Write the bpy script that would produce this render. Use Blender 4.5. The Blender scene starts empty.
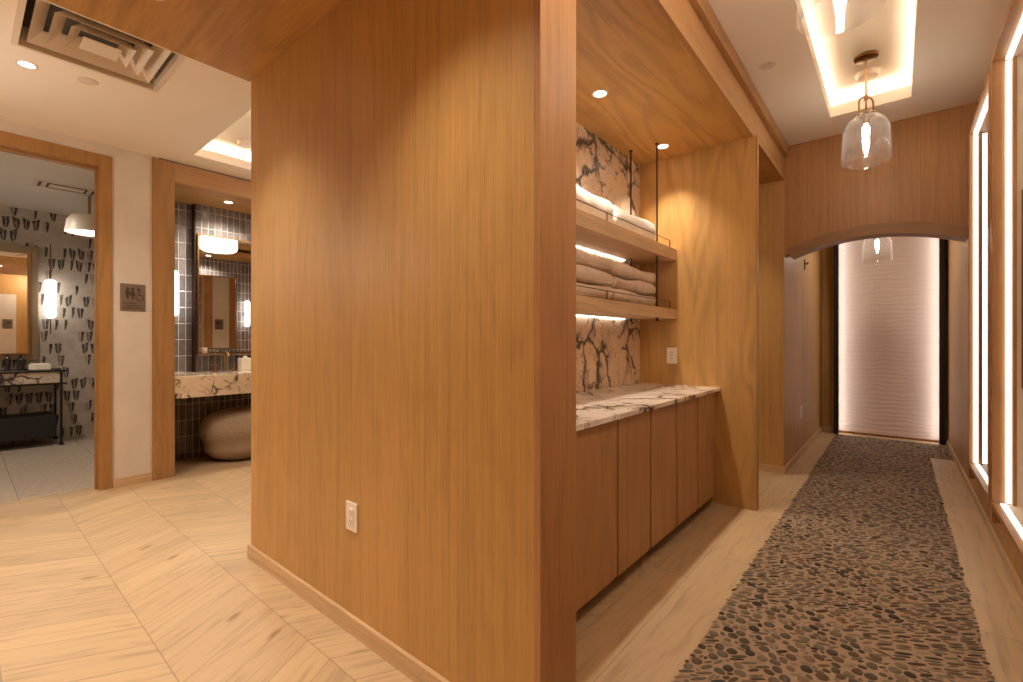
import bpy, bmesh, math, random
import numpy as np
from mathutils import Vector, Matrix, noise

# x runs along the corridor, y to its left, z up; metres
random.seed(7)
C = bpy.context.scene.collection
PI = math.pi
FL = 462.3                       # focal length in pixels of the 1023 px wide frame
YAW = math.atan(385.5 / FL)

# ------------------------------------------------------------------ mesh helpers
def box(bm, x0, x1, y0, y1, z0, z1, bev=0.0, seg=2):
    r = bmesh.ops.create_cube(bm, size=1)
    vs = r['verts']
    for v in vs:
        v.co = Vector(((x0 + x1) / 2 + v.co.x * (x1 - x0), (y0 + y1) / 2 + v.co.y * (y1 - y0), (z0 + z1) / 2 + v.co.z * (z1 - z0)))
    if bev > 0:
        es = list({e for v in vs for e in v.link_edges})
        bmesh.ops.bevel(bm, geom=es, offset=bev, segments=seg, affect='EDGES', profile=0.6)

def lathe(bm, prof, cx=0, cy=0, seg=32, cap0=False, cap1=False, axis='Z'):
    rings = []
    for r, z in prof:
        ring = []
        for k in range(seg):
            a = 2 * PI * k / seg
            p = (r * math.cos(a), r * math.sin(a), z)
            if axis == 'Y': p = (p[0], p[2], p[1])
            if axis == 'X': p = (p[2], p[0], p[1])
            ring.append(bm.verts.new((p[0] + cx, p[1] + cy, p[2])))
        rings.append(ring)
    for a, b in zip(rings, rings[1:]):
        for k in range(seg):
            bm.faces.new((a[k], a[(k + 1) % seg], b[(k + 1) % seg], b[k]))
    if cap0: bm.faces.new(rings[0][::-1])
    if cap1: bm.faces.new(rings[-1])

def tube(bm, pts, r, seg=10, closed=False, caps=True):
    pts = [Vector(p) for p in pts]
    n = len(pts)
    rings = []
    up = None
    for i, p in enumerate(pts):
        if closed: t = pts[(i + 1) % n] - pts[i - 1]
        elif i == 0: t = pts[1] - p
        elif i == n - 1: t = p - pts[i - 1]
        else: t = (pts[i + 1] - p).normalized() + (p - pts[i - 1]).normalized()
        t.normalize()
        if up is None:
            up = Vector((0, 0, 1)) if abs(t.z) < .9 else Vector((1, 0, 0))
        a = t.cross(up)
        if a.length < 1e-4: a = t.cross(Vector((0, 1, 0)))
        a.normalize(); b = a.cross(t).normalized(); up = b
        rings.append([bm.verts.new(p + r * (math.cos(2 * PI * k / seg) * a + math.sin(2 * PI * k / seg) * b)) for k in range(seg)])
    m = n if closed else n - 1
    for i in range(m):
        A, B = rings[i], rings[(i + 1) % n]
        for k in range(seg):
            bm.faces.new((A[k], A[(k + 1) % seg], B[(k + 1) % seg], B[k]))
    if caps and not closed:
        bm.faces.new(rings[0][::-1]); bm.faces.new(rings[-1])

def prism(bm, poly, axis, a, b):
    """extrude a 2-D polygon (list of (p,q)) along axis from a to b"""
    def P(p, q, t):
        return {'X': (t, p, q), 'Y': (p, t, q), 'Z': (p, q, t)}[axis]
    A = [bm.verts.new(P(p, q, a)) for p, q in poly]
    B = [bm.verts.new(P(p, q, b)) for p, q in poly]
    n = len(poly)
    bm.faces.new(A[::-1]); bm.faces.new(B)
    for i in range(n):
        bm.faces.new((A[i], A[(i + 1) % n], B[(i + 1) % n], B[i]))

def obj(name, bm, mat, parent=None, smooth=False, loc=None):
    bmesh.ops.recalc_face_normals(bm, faces=bm.faces[:])
    me = bpy.data.meshes.new(name)
    bm.to_mesh(me); bm.free()
    o = bpy.data.objects.new(name, me)
    C.objects.link(o)
    if mat: me.materials.append(mat)
    if smooth:
        for p in me.polygons: p.use_smooth = True
        try:
            me.set_sharp_from_angle(angle=math.radians(40))
        except Exception: pass
    if parent is not None:
        o.parent = parent
        o.matrix_parent_inverse = Matrix.Translation(-parent_loc(parent))
    if loc is not None: o.location = loc
    return o

LOCS = {}
def parent_loc(p):
    v = Vector((0, 0, 0))
    while p is not None:
        v += Vector(p.location); p = p.parent if (p.parent and False) else None
    return v

def tag(o, label, cat, group=None):
    o['label'] = label; o['category'] = cat
    if group: o['group'] = group
    return o

def thing(name, label, cat, loc=(0, 0, 0), group=None):
    o = bpy.data.objects.new(name, None); C.objects.link(o)
    o.empty_display_size = .05
    o.location = loc
    return tag(o, label, cat, group)

def part(name, fn, mat, parent, smooth=False, label=None):
    """part built in coordinates local to its top-level thing (whose origin may be anywhere)"""
    bm = bmesh.new(); fn(bm)
    bmesh.ops.recalc_face_normals(bm, faces=bm.faces[:])
    me = bpy.data.meshes.new(name); bm.to_mesh(me); bm.free()
    o = bpy.data.objects.new(name, me); C.objects.link(o)
    if mat: me.materials.append(mat)
    if smooth:
        for p in me.polygons: p.use_smooth = True
        try: me.set_sharp_from_angle(angle=math.radians(40))
        except Exception: pass
    o.parent = parent
    if label: o['label'] = label
    return o

def copy_tree(o, parent=None, loc=None, label=None):
    c = o.copy(); C.objects.link(c)
    if parent is not None: c.parent = parent
    if loc is not None: c.location = loc
    if label: c['label'] = label
    for ch in [k for k in list(bpy.data.objects) if k.parent is o]:
        copy_tree(ch, c)
    return c

def struct(name, fn, mat, smooth=False):
    bm = bmesh.new(); fn(bm)
    o = obj(name, bm, mat, smooth=smooth)
    o['kind'] = 'structure'
    return o

def boxes(*bs, bev=0.0):
    def f(bm):
        for b in bs: box(bm, *b, bev=bev)
    return f

# ------------------------------------------------------------------ materials
class NT:
    def __init__(s, name):
        s.m = bpy.data.materials.new(name); s.m.use_nodes = True
        s.t = s.m.node_tree; s.t.nodes.clear()
        s.out = s.t.nodes.new('ShaderNodeOutputMaterial')
    def n(s, typ, **kw):
        nd = s.t.nodes.new(typ)
        for k, v in kw.items():
            if hasattr(nd, k) and not k[0].isupper(): setattr(nd, k, v)
            else:
                inp = nd.inputs[k.replace('_', ' ')] if k.replace('_', ' ') in nd.inputs else nd.inputs[k]
                s.put(inp, v)
        return nd
    def put(s, inp, v):
        if isinstance(v, bpy.types.NodeSocket): s.t.links.new(v, inp)
        else:
            try: inp.default_value = v
            except Exception: inp.default_value = (v, v, v)
    def math(s, op, a, b=0.0, c=0.0, clamp=False):
        nd = s.t.nodes.new('ShaderNodeMath'); nd.operation = op; nd.use_clamp = clamp
        s.put(nd.inputs[0], a); s.put(nd.inputs[1], b); s.put(nd.inputs[2], c)
        return nd.outputs[0]
    def vmath(s, op, a, b=(0, 0, 0)):
        nd = s.t.nodes.new('ShaderNodeVectorMath'); nd.operation = op
        s.put(nd.inputs[0], a); s.put(nd.inputs[1], b)
        return nd.outputs[0]
    def pos(s):
        return s.t.nodes.new('ShaderNodeNewGeometry').outputs['Position']
    def xyz(s, v):
        nd = s.t.nodes.new('ShaderNodeSeparateXYZ'); s.t.links.new(v, nd.inputs[0]); return nd.outputs
    def comb(s, x, y, z):
        nd = s.t.nodes.new('ShaderNodeCombineXYZ')
        for i, v in enumerate((x, y, z)): s.put(nd.inputs[i], v)
        return nd.outputs[0]
    def noise(s, vec, scale=1.0, detail=3.0, rough=.55, dist=0.0):
        nd = s.t.nodes.new('ShaderNodeTexNoise')
        s.put(nd.inputs['Vector'], vec); nd.inputs['Scale'].default_value = scale
        nd.inputs['Detail'].default_value = detail; nd.inputs['Roughness'].default_value = rough
        nd.inputs['Distortion'].default_value = dist
        return nd
    def wn(s, vec):
        nd = s.t.nodes.new('ShaderNodeTexWhiteNoise'); nd.noise_dimensions = '3D'
        s.put(nd.inputs['Vector'], vec); return nd
    def ramp(s, fac, stops):
        nd = s.t.nodes.new('ShaderNodeValToRGB'); s.put(nd.inputs[0], fac)
        e = nd.color_ramp.elements
        while len(e) < len(stops): e.new(.5)
        for el, (p, c) in zip(e, stops):
            el.position = p; el.color = (*c, 1) if len(c) == 3 else c
        return nd.outputs[0]
    def mapr(s, v, a, b, c=0.0, d=1.0, smooth=True):
        nd = s.t.nodes.new('ShaderNodeMapRange')
        if smooth: nd.interpolation_type = 'SMOOTHSTEP'
        s.put(nd.inputs[0], v)
        for i, x in enumerate((a, b, c, d)): s.put(nd.inputs[1 + i], x)
        return nd.outputs[0]
    def mix(s, fac, a, b, blend='MIX'):
        nd = s.t.nodes.new('ShaderNodeMix'); nd.data_type = 'RGBA'; nd.blend_type = blend
        s.put(nd.inputs[0], fac)
        for i, x in ((6, a), (7, b)):
            if not isinstance(x, bpy.types.NodeSocket) and len(x) == 3: x = (*x, 1)
            s.put(nd.inputs[i], x)
        return nd.outputs[2]
    def bump(s, h, strength=.2, dist=.01):
        nd = s.t.nodes.new('ShaderNodeBump'); nd.inputs['Strength'].default_value = strength
        nd.inputs['Distance'].default_value = dist; s.t.links.new(h, nd.inputs['Height']); return nd.outputs[0]
    def done(s, color, rough=.5, metal=0.0, bump=None, spec=.5, emis=None, estr=0.0, coat=0.0):
        p = s.t.nodes.new('ShaderNodeBsdfPrincipled')
        if not isinstance(color, bpy.types.NodeSocket) and len(color) == 3: color = (*color, 1)
        s.put(p.inputs['Base Color'], color); s.put(p.inputs['Roughness'], rough); s.put(p.inputs['Metallic'], metal)
        p.inputs['Specular IOR Level'].default_value = spec
        p.inputs['Coat Weight'].default_value = coat
        if bump is not None: s.t.links.new(bump, p.inputs['Normal'])
        if emis is not None:
            p.inputs['Emission Color'].default_value = (*emis, 1); p.inputs['Emission Strength'].default_value = estr
        s.t.links.new(p.outputs[0], s.out.inputs[0])
        return s.m

def lin(r, g, b):
    f = lambda c: (c / 255 / 12.92) if c / 255 <= .04045 else ((c / 255 + .055) / 1.055) ** 2.4
    return (f(r), f(g), f(b))

def sc3(c, k): return tuple(min(1, x * k) for x in c)

def plain(name, col, rough=.5, metal=0.0, spec=.5, mottled=0.0, mscale=8.0):
    t = NT(name)
    c = (*col, 1)
    if mottled:
        nz = t.noise(t.pos(), mscale, 4, .6)
        c = t.ramp(nz.outputs[0], [(.3, sc3(col, 1 - mottled)), (.7, sc3(col, 1 + mottled))])
    return t.done(c, rough, metal, None, spec)

def emit(name, col, strength):
    t = NT(name)
    e = t.n('ShaderNodeEmission'); e.inputs[0].default_value = (*col, 1); e.inputs[1].default_value = strength
    t.t.links.new(e.outputs[0], t.out.inputs[0])
    return t.m

def wood(name, axis='Z', base=(178, 136, 90), panel=None, rough=.42, var=.10, fig=.5, knots=0.0, seam=.0012, bscale=1.0):
    """oak: straight pores, broad cathedral figure; panel = (axis, width, offset) gives veneer leaves"""
    t = NT(name)
    b = lin(*base)
    x, y, z = t.xyz(t.pos())
    co = {'X': x, 'Y': y, 'Z': z}
    pid = None; dark = None
    if panel:
        ax, w, off = panel
        u = t.math('DIVIDE', t.math('SUBTRACT', co[ax], off), w)
        fl = t.math('FLOOR', u)
        pid = t.wn(t.comb(fl, 3.7, 1.3)).outputs[0]
        fr = t.math('FRACT', u)
        ed = t.math('MINIMUM', fr, t.math('SUBTRACT', 1.0, fr))
        dark = t.mapr(ed, 0.0, seam / w, .62, 1.0)
        co = dict(co); co[axis] = t.math('ADD', co[axis], t.math('MULTIPLY', pid, 9.0))
    else:
        oi = t.n('ShaderNodeObjectInfo').outputs['Random']
        co = dict(co); co[axis] = t.math('ADD', co[axis], t.math('MULTIPLY', oi, 9.0))
    def vec(sa, so):
        return t.comb(*[t.math('MULTIPLY', co[k], (sa if k == axis else so)) for k in 'XYZ'])
    n1 = t.noise(vec(.6 * bscale, 80 * bscale), 1, 5, .68, .15).outputs[0]
    n0 = t.noise(vec(.55 * bscale, 3.2 * bscale), 1, 2, .5, .3).outputs[0]
    ring = t.math('PINGPONG', t.math('MULTIPLY', n0, 16.0), 1.0)
    ring = t.mapr(ring, 0.0, .9, 0.0, 1.0)
    pore = t.noise(vec(7, 240), 1, 2, .5).outputs[0]
    pore = t.mapr(pore, .52, .72, 1.0, .80)
    f = t.math('ADD', t.math('MULTIPLY', n1, 1 - fig * .5), t.math('MULTIPLY', ring, fig * .5))
    col = t.ramp(f, [(.22, sc3(b, .76)), (.5, b), (.78, sc3(b, 1.15))])
    k = pore
    if pid is not None:
        k = t.math('MULTIPLY', k, t.math('ADD', 1 - var, t.math('MULTIPLY', pid, 2 * var)))
        k = t.math('MULTIPLY', k, dark)
    cc = t.comb(k, k, k)
    col = t.mix(1.0, col, cc, 'MULTIPLY')
    if knots > 0:
        vo = t.n('ShaderNodeTexVoronoi'); vo.inputs['Scale'].default_value = 1.0
        t.put(vo.inputs['Vector'], vec(1.6, 4.2))
        kd = t.mapr(vo.outputs['Distance'], .03, .14, knots, 0.0)
        kd = t.math('MULTIPLY', kd, t.mapr(t.wn(vo.outputs['Position']).outputs[0], .72, .74, 0, 1))
        col = t.mix(kd, col, sc3(b, .22))
    bm_ = t.bump(t.math('ADD', pore, t.math('MULTIPLY', n1, .4)), .10, .003)
    return t.done(col, t.mapr(n1, 0, 1, rough - .06, rough + .1), 0, bm_, .4)

def chevron_floor(name, base, pitch=.40, board=.17, slope=.577, off=.10, straight=False):
    t = NT(name); b = lin(*base)
    x, y, z = t.xyz(t.pos())
    if not straight:
        u = t.math('DIVIDE', t.math('SUBTRACT', x, off), pitch)
        strip = t.math('FLOOR', u)
        par = t.math('SUBTRACT', t.math('MULTIPLY', t.math('MODULO', t.math('ABSOLUTE', strip), 2.0), 2.0), 1.0)   # -1 even, +1 odd
        fr = t.math('FRACT', u)
        xr = t.math('MULTIPLY', t.math('SUBTRACT', fr, .5), pitch)
        v = t.math('SUBTRACT', y, t.math('MULTIPLY', t.math('MULTIPLY', xr, slope), par))
        w = t.math('DIVIDE', v, board)
        bid = t.math('FLOOR', w); bf = t.math('FRACT', w)
        idv = t.comb(strip, bid, 2.3)
        along = t.math('ADD', xr, t.math('MULTIPLY', t.math('MULTIPLY', y, slope), par)); across = v
        e1 = t.math('MULTIPLY', t.math('MINIMUM', fr, t.math('SUBTRACT', 1.0, fr)), pitch)
        e2 = t.math('MULTIPLY', t.math('MINIMUM', bf, t.math('SUBTRACT', 1.0, bf)), board)
    else:
        w = t.math('DIVIDE', t.math('SUBTRACT', y, off), board)
        bid = t.math('FLOOR', w); bf = t.math('FRACT', w)
        sh = t.wn(t.comb(bid, 1.1, 5.2)).outputs[0]
        u = t.math('DIVIDE', t.math('SUBTRACT', x, .455), pitch)
        u = t.math('ADD', u, t.math('MULTIPLY', t.math('MODULO', t.math('ABSOLUTE', bid), 3.0), .41))
        strip = t.math('FLOOR', u); fr = t.math('FRACT', u)
        idv = t.comb(strip, bid, 2.3); along = x; across = y
        e1 = t.math('MULTIPLY', t.math('MINIMUM', fr, t.math('SUBTRACT', 1.0, fr)), pitch)
        e2 = t.math('MULTIPLY', t.math('MINIMUM', bf, t.math('SUBTRACT', 1.0, bf)), board)
    rnd = t.wn(idv).outputs[0]
    al = t.math('ADD', along, t.math('MULTIPLY', rnd, 17.0))
    def vec(sa, so): return t.comb(t.math('MULTIPLY', al, sa), t.math('MULTIPLY', across, so), t.math('MULTIPLY', rnd, 5.0))
    n1 = t.noise(vec(1.3, 34), 1, 5, .62, .3).outputs[0]
    n0 = t.noise(vec(1.2, 7.0), 1, 2, .5, .3).outputs[0]
    ring = t.mapr(t.math('PINGPONG', t.math('MULTIPLY', n0, 14.0), 1.0), 0, .9)
    f = t.math('ADD', t.math('MULTIPLY', n1, .88), t.math('MULTIPLY', ring, .12))
    col = t.ramp(f, [(.22, sc3(b, .66)), (.5, b), (.85, sc3(b, 1.10))])
    vo = t.n('ShaderNodeTexVoronoi'); vo.inputs['Scale'].default_value = 1.0
    t.put(vo.inputs['Vector'], vec(3.0, 7.5))
    kd = t.mapr(vo.outputs['Distance'], .04, .20, .6, 0.0)
    kd = t.math('MULTIPLY', kd, t.mapr(t.wn(vo.outputs['Position']).outputs[0], .70, .72, 0, 1))
    col = t.mix(kd, col, sc3(lin(120, 84, 52), 1.0))
    ed = t.math('MINIMUM', e1, e2)
    k = t.math('MULTIPLY', t.mapr(ed, .0004, .0028, .55, 1.0), t.math('ADD', .93, t.math('MULTIPLY', rnd, .14)))
    col = t.mix(1.0, col, t.comb(k, k, k), 'MULTIPLY')
    return t.done(col, t.mapr(n1, 0, 1, .36, .5), 0, t.bump(k, .12, .002), .4)

def marble(name, base=(226, 205, 180), scale=1.0, seed=0.0, rough=.10, dens=0.0):
    t = NT(name); b = lin(*base)
    p = t.vmath('ADD', t.pos(), (seed, seed * .7, seed * 1.3))
    d = t.noise(p, 2.2 * scale, 4, .6)
    pv = t.vmath('ADD', p, t.vmath('SCALE', t.vmath('SUBTRACT', d.outputs['Color'], (.5, .5, .5))))
    # scale input of SCALE lives in inputs[3]
    for nd in t.t.nodes:
        if nd.bl_idname == 'ShaderNodeVectorMath' and nd.operation == 'SCALE': nd.inputs[3].default_value = .42 / scale
    def vor(sc, w, lo, hi, seedv):
        v = t.n('ShaderNodeTexVoronoi', feature='DISTANCE_TO_EDGE'); v.inputs['Scale'].default_value = sc
        t.put(v.inputs['Vector'], t.vmath('ADD', pv, (seedv, 0, seedv)))
        ms = t.noise(t.vmath('ADD', p, (seedv, 2, 0)), sc * .55, 3, .6).outputs[0]
        wid = t.math('MULTIPLY', t.mapr(ms, .35, .75, .15, 1.0), w)
        line = t.math('SUBTRACT', 1.0, t.mapr(v.outputs['Distance'], 0.0, wid), clamp=True)
        return t.math('MULTIPLY', line, t.mapr(ms, lo, hi))
    a = vor(2.6 * scale, .15, .43 + dens, .52 + dens, 0.0)
    c = vor(6.5 * scale, .15, .46 + dens, .56 + dens, 3.1)
    e = t.math('MULTIPLY', vor(14.0 * scale, .16, .47 + dens, .57 + dens, 7.7), t.mapr(t.noise(p, 1.9 * scale, 2, .5).outputs[0], .48, .60))
    f = t.math('MAXIMUM', a, t.math('MAXIMUM', t.math('MULTIPLY', c, .9), t.math('MULTIPLY', e, .7)))
    tone = t.noise(p, 3.0 * scale, 4, .6).outputs[0]
    col = t.ramp(tone, [(.3, sc3(b, .80)), (.55, b), (.75, sc3(b, 1.08))])
    col = t.mix(t.mapr(t.noise(p, 5 * scale, 5, .65).outputs[0], .58, .72, 0, .45), col, lin(188, 140, 92))
    col = t.mix(f, col, lin(52, 42, 44))
    return t.done(col, rough, 0, None, .5)

def tiles(name, ua, w, h, base, grout, uoff=0.0, voff=0.0, rough=.12, var=.25, g=.0045, bump=.6, va='Z'):
    t = NT(name); b = lin(*base)
    x, y, z = t.xyz(t.pos()); co = {'X': x, 'Y': y, 'Z': z}
    u = t.math('DIVIDE', t.math('SUBTRACT', co[ua], uoff), w); v = t.math('DIVIDE', t.math('SUBTRACT', co[va], voff), h)
    fu, fv = t.math('FRACT', u), t.math('FRACT', v)
    eu = t.math('MULTIPLY', t.math('MINIMUM', fu, t.math('SUBTRACT', 1.0, fu)), w)
    ev = t.math('MULTIPLY', t.math('MINIMUM', fv, t.math('SUBTRACT', 1.0, fv)), h)
    ed = t.math('MINIMUM', eu, ev)
    m = t.mapr(ed, g * .45, g * .75)
    rn = t.wn(t.comb(t.math('FLOOR', u), t.math('FLOOR', v), 1.7))
    nz = t.noise(t.pos(), 26, 3, .6).outputs[0]
    k = t.math('ADD', 1 - var, t.math('MULTIPLY', rn.outputs[0], 2 * var))
    k = t.math('MULTIPLY', k, t.mapr(nz, .2, .8, .8, 1.2))
    col = t.mix(1.0, (*b, 1), t.comb(k, k, k), 'MULTIPLY')
    col = t.mix(m, (*lin(*grout), 1), col)
    rr = t.mapr(m, 0, 1, .8, rough)
    hgt = t.math('ADD', t.mapr(ed, 0.0, .007), t.math('MULTIPLY', nz, .9))
    return t.done(col, rr, 0, t.bump(hgt, bump, .006), .5)

def leaf_paper(name):
    """cream covering with brushed black half-leaf marks in loose rows"""
    t = NT(name)
    x, y, z = t.xyz(t.pos())
    def layer(w, h, ox, oz, thr, sd):
        row = t.math('FLOOR', t.math('DIVIDE', t.math('ADD', z, oz), h))
        xs = t.math('ADD', x, t.math('ADD', ox, t.math('MULTIPLY', t.wn(t.comb(row, sd, 3.0)).outputs[0], w)))
        u = t.math('DIVIDE', xs, w); v = t.math('DIVIDE', t.math('ADD', z, oz), h)
        fu = t.math('SUBTRACT', t.math('FRACT', u), .5); fv = t.math('SUBTRACT', t.math('FRACT', v), .5)
        r = t.wn(t.comb(t.math('FLOOR', u), row, sd))
        rc = t.xyz(r.outputs['Color'])
        # half leaves: blunt slanted top, tapering foot; a random side is dropped or faded
        tt = t.math('ADD', t.math('ADD', fv, .47), t.math('MULTIPLY', fu, t.math('MULTIPLY', t.math('SUBTRACT', rc[1], .5), .9)))
        wid = t.math('MULTIPLY', .44, t.math('POWER', t.math('MAXIMUM', tt, 0.0), .28))
        lens = t.math('MINIMUM', t.math('SUBTRACT', wid, t.math('ABSOLUTE', fu)), t.math('SUBTRACT', .90, tt))
        inside = t.mapr(lens, 0.0, .04)
        rib = t.mapr(t.math('ABSOLUTE', fu), .015, .05)
        side = t.mapr(fu, -.02, .02, -1, 1)
        drop = t.mapr(t.math('MULTIPLY', side, t.math('SUBTRACT', rc[0], .5)), -.30, -.12, .0, 1.0)
        keep = t.mapr(r.outputs['Value'], thr, thr + .01)
        m = t.math('MULTIPLY', t.math('MULTIPLY', inside, rib), t.math('MULTIPLY', drop, keep))
        st = t.noise(t.comb(t.math('MULTIPLY', x, 130), t.math('MULTIPLY', z, 18), sd), 1, 3, .6).outputs[0]
        return t.math('MULTIPLY', m, t.mapr(st, .30, .60, .45, 1.0))
    a = layer(.082, .148, 0, 0, .42, 1.0)
    nz = t.noise(t.pos(), 9, 4, .6).outputs[0]
    base = t.ramp(nz, [(.3, lin(172, 158, 144)), (.7, lin(194, 182, 168))])
    col = t.mix(a, base, lin(26, 23, 24))
    return t.done(col, .7, 0, None, .3)

def wavy_panel(name):
    t = NT(name)
    x, y, z = t.xyz(t.pos())
    nz = t.noise(t.comb(t.math('MULTIPLY', y, 3.0), 0.0, t.math('MULTIPLY', z, 7.0)), 1, 3, .6).outputs[0]
    ph = t.math('ADD', t.math('MULTIPLY', z, 118.0), t.math('MULTIPLY', nz, 14.0))
    wv = t.math('SINE', ph)
    # tall staggered tile joints
    u = t.math('DIVIDE', t.math('ADD', y, .39), .30); v = t.math('DIVIDE', t.math('ADD', z, t.math('MULTIPLY', t.math('MODULO', t.math('FLOOR', u), 2.0), .3)), .6)
    fu, fv = t.math('FRACT', u), t.math('FRACT', v)
    ed = t.math('MINIMUM', t.math('MULTIPLY', t.math('MINIMUM', fu, t.math('SUBTRACT', 1.0, fu)), .3), t.math('MULTIPLY', t.math('MINIMUM', fv, t.math('SUBTRACT', 1.0, fv)), .6))
    j = t.mapr(ed, 0, .003, .9, 1.0)
    c = lin(226, 206, 194)
    col = t.mix(1.0, (*c, 1), t.comb(j, j, j), 'MULTIPLY')
    return t.done(col, .55, 0, t.bump(wv, .16, .010), .3)

def glass_shell(name):
    t = NT(name)
    lw = t.n('ShaderNodeLayerWeight'); lw.inputs[0].default_value = .5
    fc = t.math('ADD', .055, t.math('MULTIPLY', t.math('POWER', lw.outputs['Facing'], 3.0), .40))
    tr = t.n('ShaderNodeBsdfTransparent'); tr.inputs[0].default_value = (.965, .955, .95, 1)
    gl = t.n('ShaderNodeBsdfGlossy'); gl.inputs['Roughness'].default_value = .02
    df = t.n('ShaderNodeBsdfDiffuse'); df.inputs[0].default_value = (.9, .88, .85, 1)
    m0 = t.n('ShaderNodeMixShader'); t.put(m0.inputs[0], t.math('ADD', .015, t.math('MULTIPLY', t.math('POWER', lw.outputs['Facing'], 4.0), .13)))
    t.t.links.new(tr.outputs[0], m0.inputs[1]); t.t.links.new(df.outputs[0], m0.inputs[2])
    mx = t.n('ShaderNodeMixShader')
    t.t.links.new(fc, mx.inputs[0]); t.t.links.new(m0.outputs[0], mx.inputs[1]); t.t.links.new(gl.outputs[0], mx.inputs[2])
    t.t.links.new(mx.outputs[0], t.out.inputs[0])
    return t.m

def towel_mat(name, col):
    t = NT(name)
    nz = t.noise(t.pos(), 260, 3, .7).outputs[0]
    n2 = t.noise(t.pos(), 14, 3, .6).outputs[0]
    c = t.ramp(n2, [(.3, sc3(col, .92)), (.7, sc3(col, 1.05))])
    return t.done(c, .95, 0, t.bump(nz, .5, .006), .15)

def pebble_mat(name):
    t = NT(name)
    at = t.n('ShaderNodeVertexColor'); at.layer_name = 'stone'
    nz = t.noise(t.pos(), 60, 4, .65).outputs[0]
    k = t.mapr(nz, .25, .75, .78, 1.2)
    col = t.mix(1.0, at.outputs[0], t.comb(k, k, k), 'MULTIPLY')
    return t.done(col, .55, 0, t.bump(nz, .15, .002), .3)

WB = (188, 146, 88)
M = {}
M['wall_wood'] = wood('oak_veneer_upright', 'Z', WB, ('Y', .47, .32), fig=.22)
M['wall_wood_x'] = wood('oak_veneer_upright_side', 'Z', WB, ('X', .47, .1), fig=.22)
M['wood_solid'] = wood('oak_solid_upright', 'Z', (180, 134, 88), None, knots=.8, fig=.3)
M['wood_niche'] = wood('oak_veneer_niche', 'Z', WB, ('Y', .45, .75), fig=.55)
M['soffit'] = wood('oak_veneer_soffit', 'X', WB, ('Y', .46, .1), fig=.6)
M['soffit_y'] = wood('oak_veneer_portal', 'Y', WB, ('X', .60, .15), fig=.6)
M['wood_x'] = wood('oak_lengthwise', 'X', (182, 138, 92), None, fig=.3)
M['door_wood'] = wood('oak_cabinet', 'Z', (178, 134, 88), None, fig=.35)
M['shelf_wood'] = wood('oak_shelf', 'X', (208, 176, 138), None, fig=.4)
M['arch_wood'] = wood('oak_arch', 'Y', (158, 118, 82), None, fig=.3)
M['header_wood'] = wood('oak_header', 'Z', (178, 130, 84), ('Y', .02, 0), fig=.2, var=.03, seam=.0006)
M['frame_wood'] = wood('oak_casing', 'Z', (170, 126, 74), None, fig=.3)
M['frame_wood_k'] = wood('oak_casing_knotty', 'Z', (170, 128, 80), None, knots=.7, fig=.4)
M['base_wood'] = wood('oak_skirting', 'X', (204, 172, 134), None, fig=.3)
M['base_wood_y'] = wood('oak_skirting_cross', 'Y', (204, 172, 134), None, fig=.3)
M['floor_chev'] = chevron_floor('oak_chevron', (192, 164, 128))
M['floor_str'] = chevron_floor('oak_planks', (192, 164, 128), pitch=1.92, board=.262, off=.034, straight=True)
M['floor_tile'] = tiles('grey_floor_tile', 'X', .62, 1.24, (184, 168, 150), (146, 132, 118), .3, .2, .35, .06, .004, .05, va='Y')
M['plaster_plate'] = plain('plate_limewash', lin(214, 202, 188), .7)
M['plaster'] = plain('plaster_ceiling', lin(244, 234, 220), .8, mottled=.015, mscale=2)
M['plaster_tray'] = plain('plaster_tray', lin(236, 226, 212), .8)
M['limewash'] = plain('limewash_wall', lin(216, 204, 190), .8, mottled=.05, mscale=5)
M['marble'] = marble('veined_marble', (228, 204, 178), 1.25, 0.0, .32, 0.0)
M['marble_top'] = marble('veined_marble_top', (236, 222, 208), .9, 4.0, .10, .035)
M['marble_van'] = marble('veined_marble_vanity', (236, 216, 188), 1.1, 9.3, .10, .015)
M['marble_bath'] = marble('veined_marble_console', (214, 196, 176), 1.6, 2.3, .10)
M['tile_x'] = tiles('glazed_tile', 'X', .060, .165, (122, 114, 114), (226, 220, 212), 1.56, .06)
M['tile_y'] = tiles('glazed_tile_return', 'Y', .060, .165, (122, 114, 114), (226, 220, 212), 5.6, .06)
M['leaf'] = leaf_paper('brushed_leaf_covering')
M['black'] = plain('black_metal', (.012, .011, .011), .4, .3)
M['blackmatte'] = plain('black_matt', (.010, .009, .009), .55)
M['bronze'] = plain('dark_bronze', lin(70, 52, 42), .4, .7)
M['brass'] = plain('aged_brass', lin(176, 134, 82), .28, 1.0)
M['brass_dark'] = plain('dark_brass', lin(120, 84, 46), .32, 1.0)
M['chrome'] = plain('polished_metal', lin(220, 210, 196), .12, 1.0)
M['mirror'] = plain('silvered_glass', (.90, .89, .87), .0, 1.0)
M['mframe'] = plain('champagne_frame', lin(150, 128, 100), .4, .5)
M['white_pl'] = plain('white_plastic', lin(238, 230, 218), .35)
M['grey_slot'] = plain('grey_slot', lin(150, 140, 128), .5)
M['white_metal'] = plain('white_enamel', lin(226, 212, 196), .4)
M['sign'] = plain('sign_bronze', lin(128, 112, 98), .45, .2)
M['sign_dark'] = plain('sign_relief', lin(72, 58, 48), .5)
M['pouf'] = NT('woven_pouf')
def _pouf(t):
    nz = t.noise(t.vmath('MULTIPLY', t.pos(), (40, 40, 160)), 1, 3, .6).outputs[0]
    c = t.ramp(nz, [(.3, lin(148, 128, 108)), (.7, lin(172, 152, 130))])
    return t.done(c, .9, 0, t.bump(nz, .3, .004), .2)
M['pouf'] = _pouf(M['pouf'])
M['grout'] = plain('mosaic_grout', lin(158, 132, 106), .8, mottled=.08, mscale=30)
M['pebble'] = pebble_mat('river_pebble')
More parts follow.
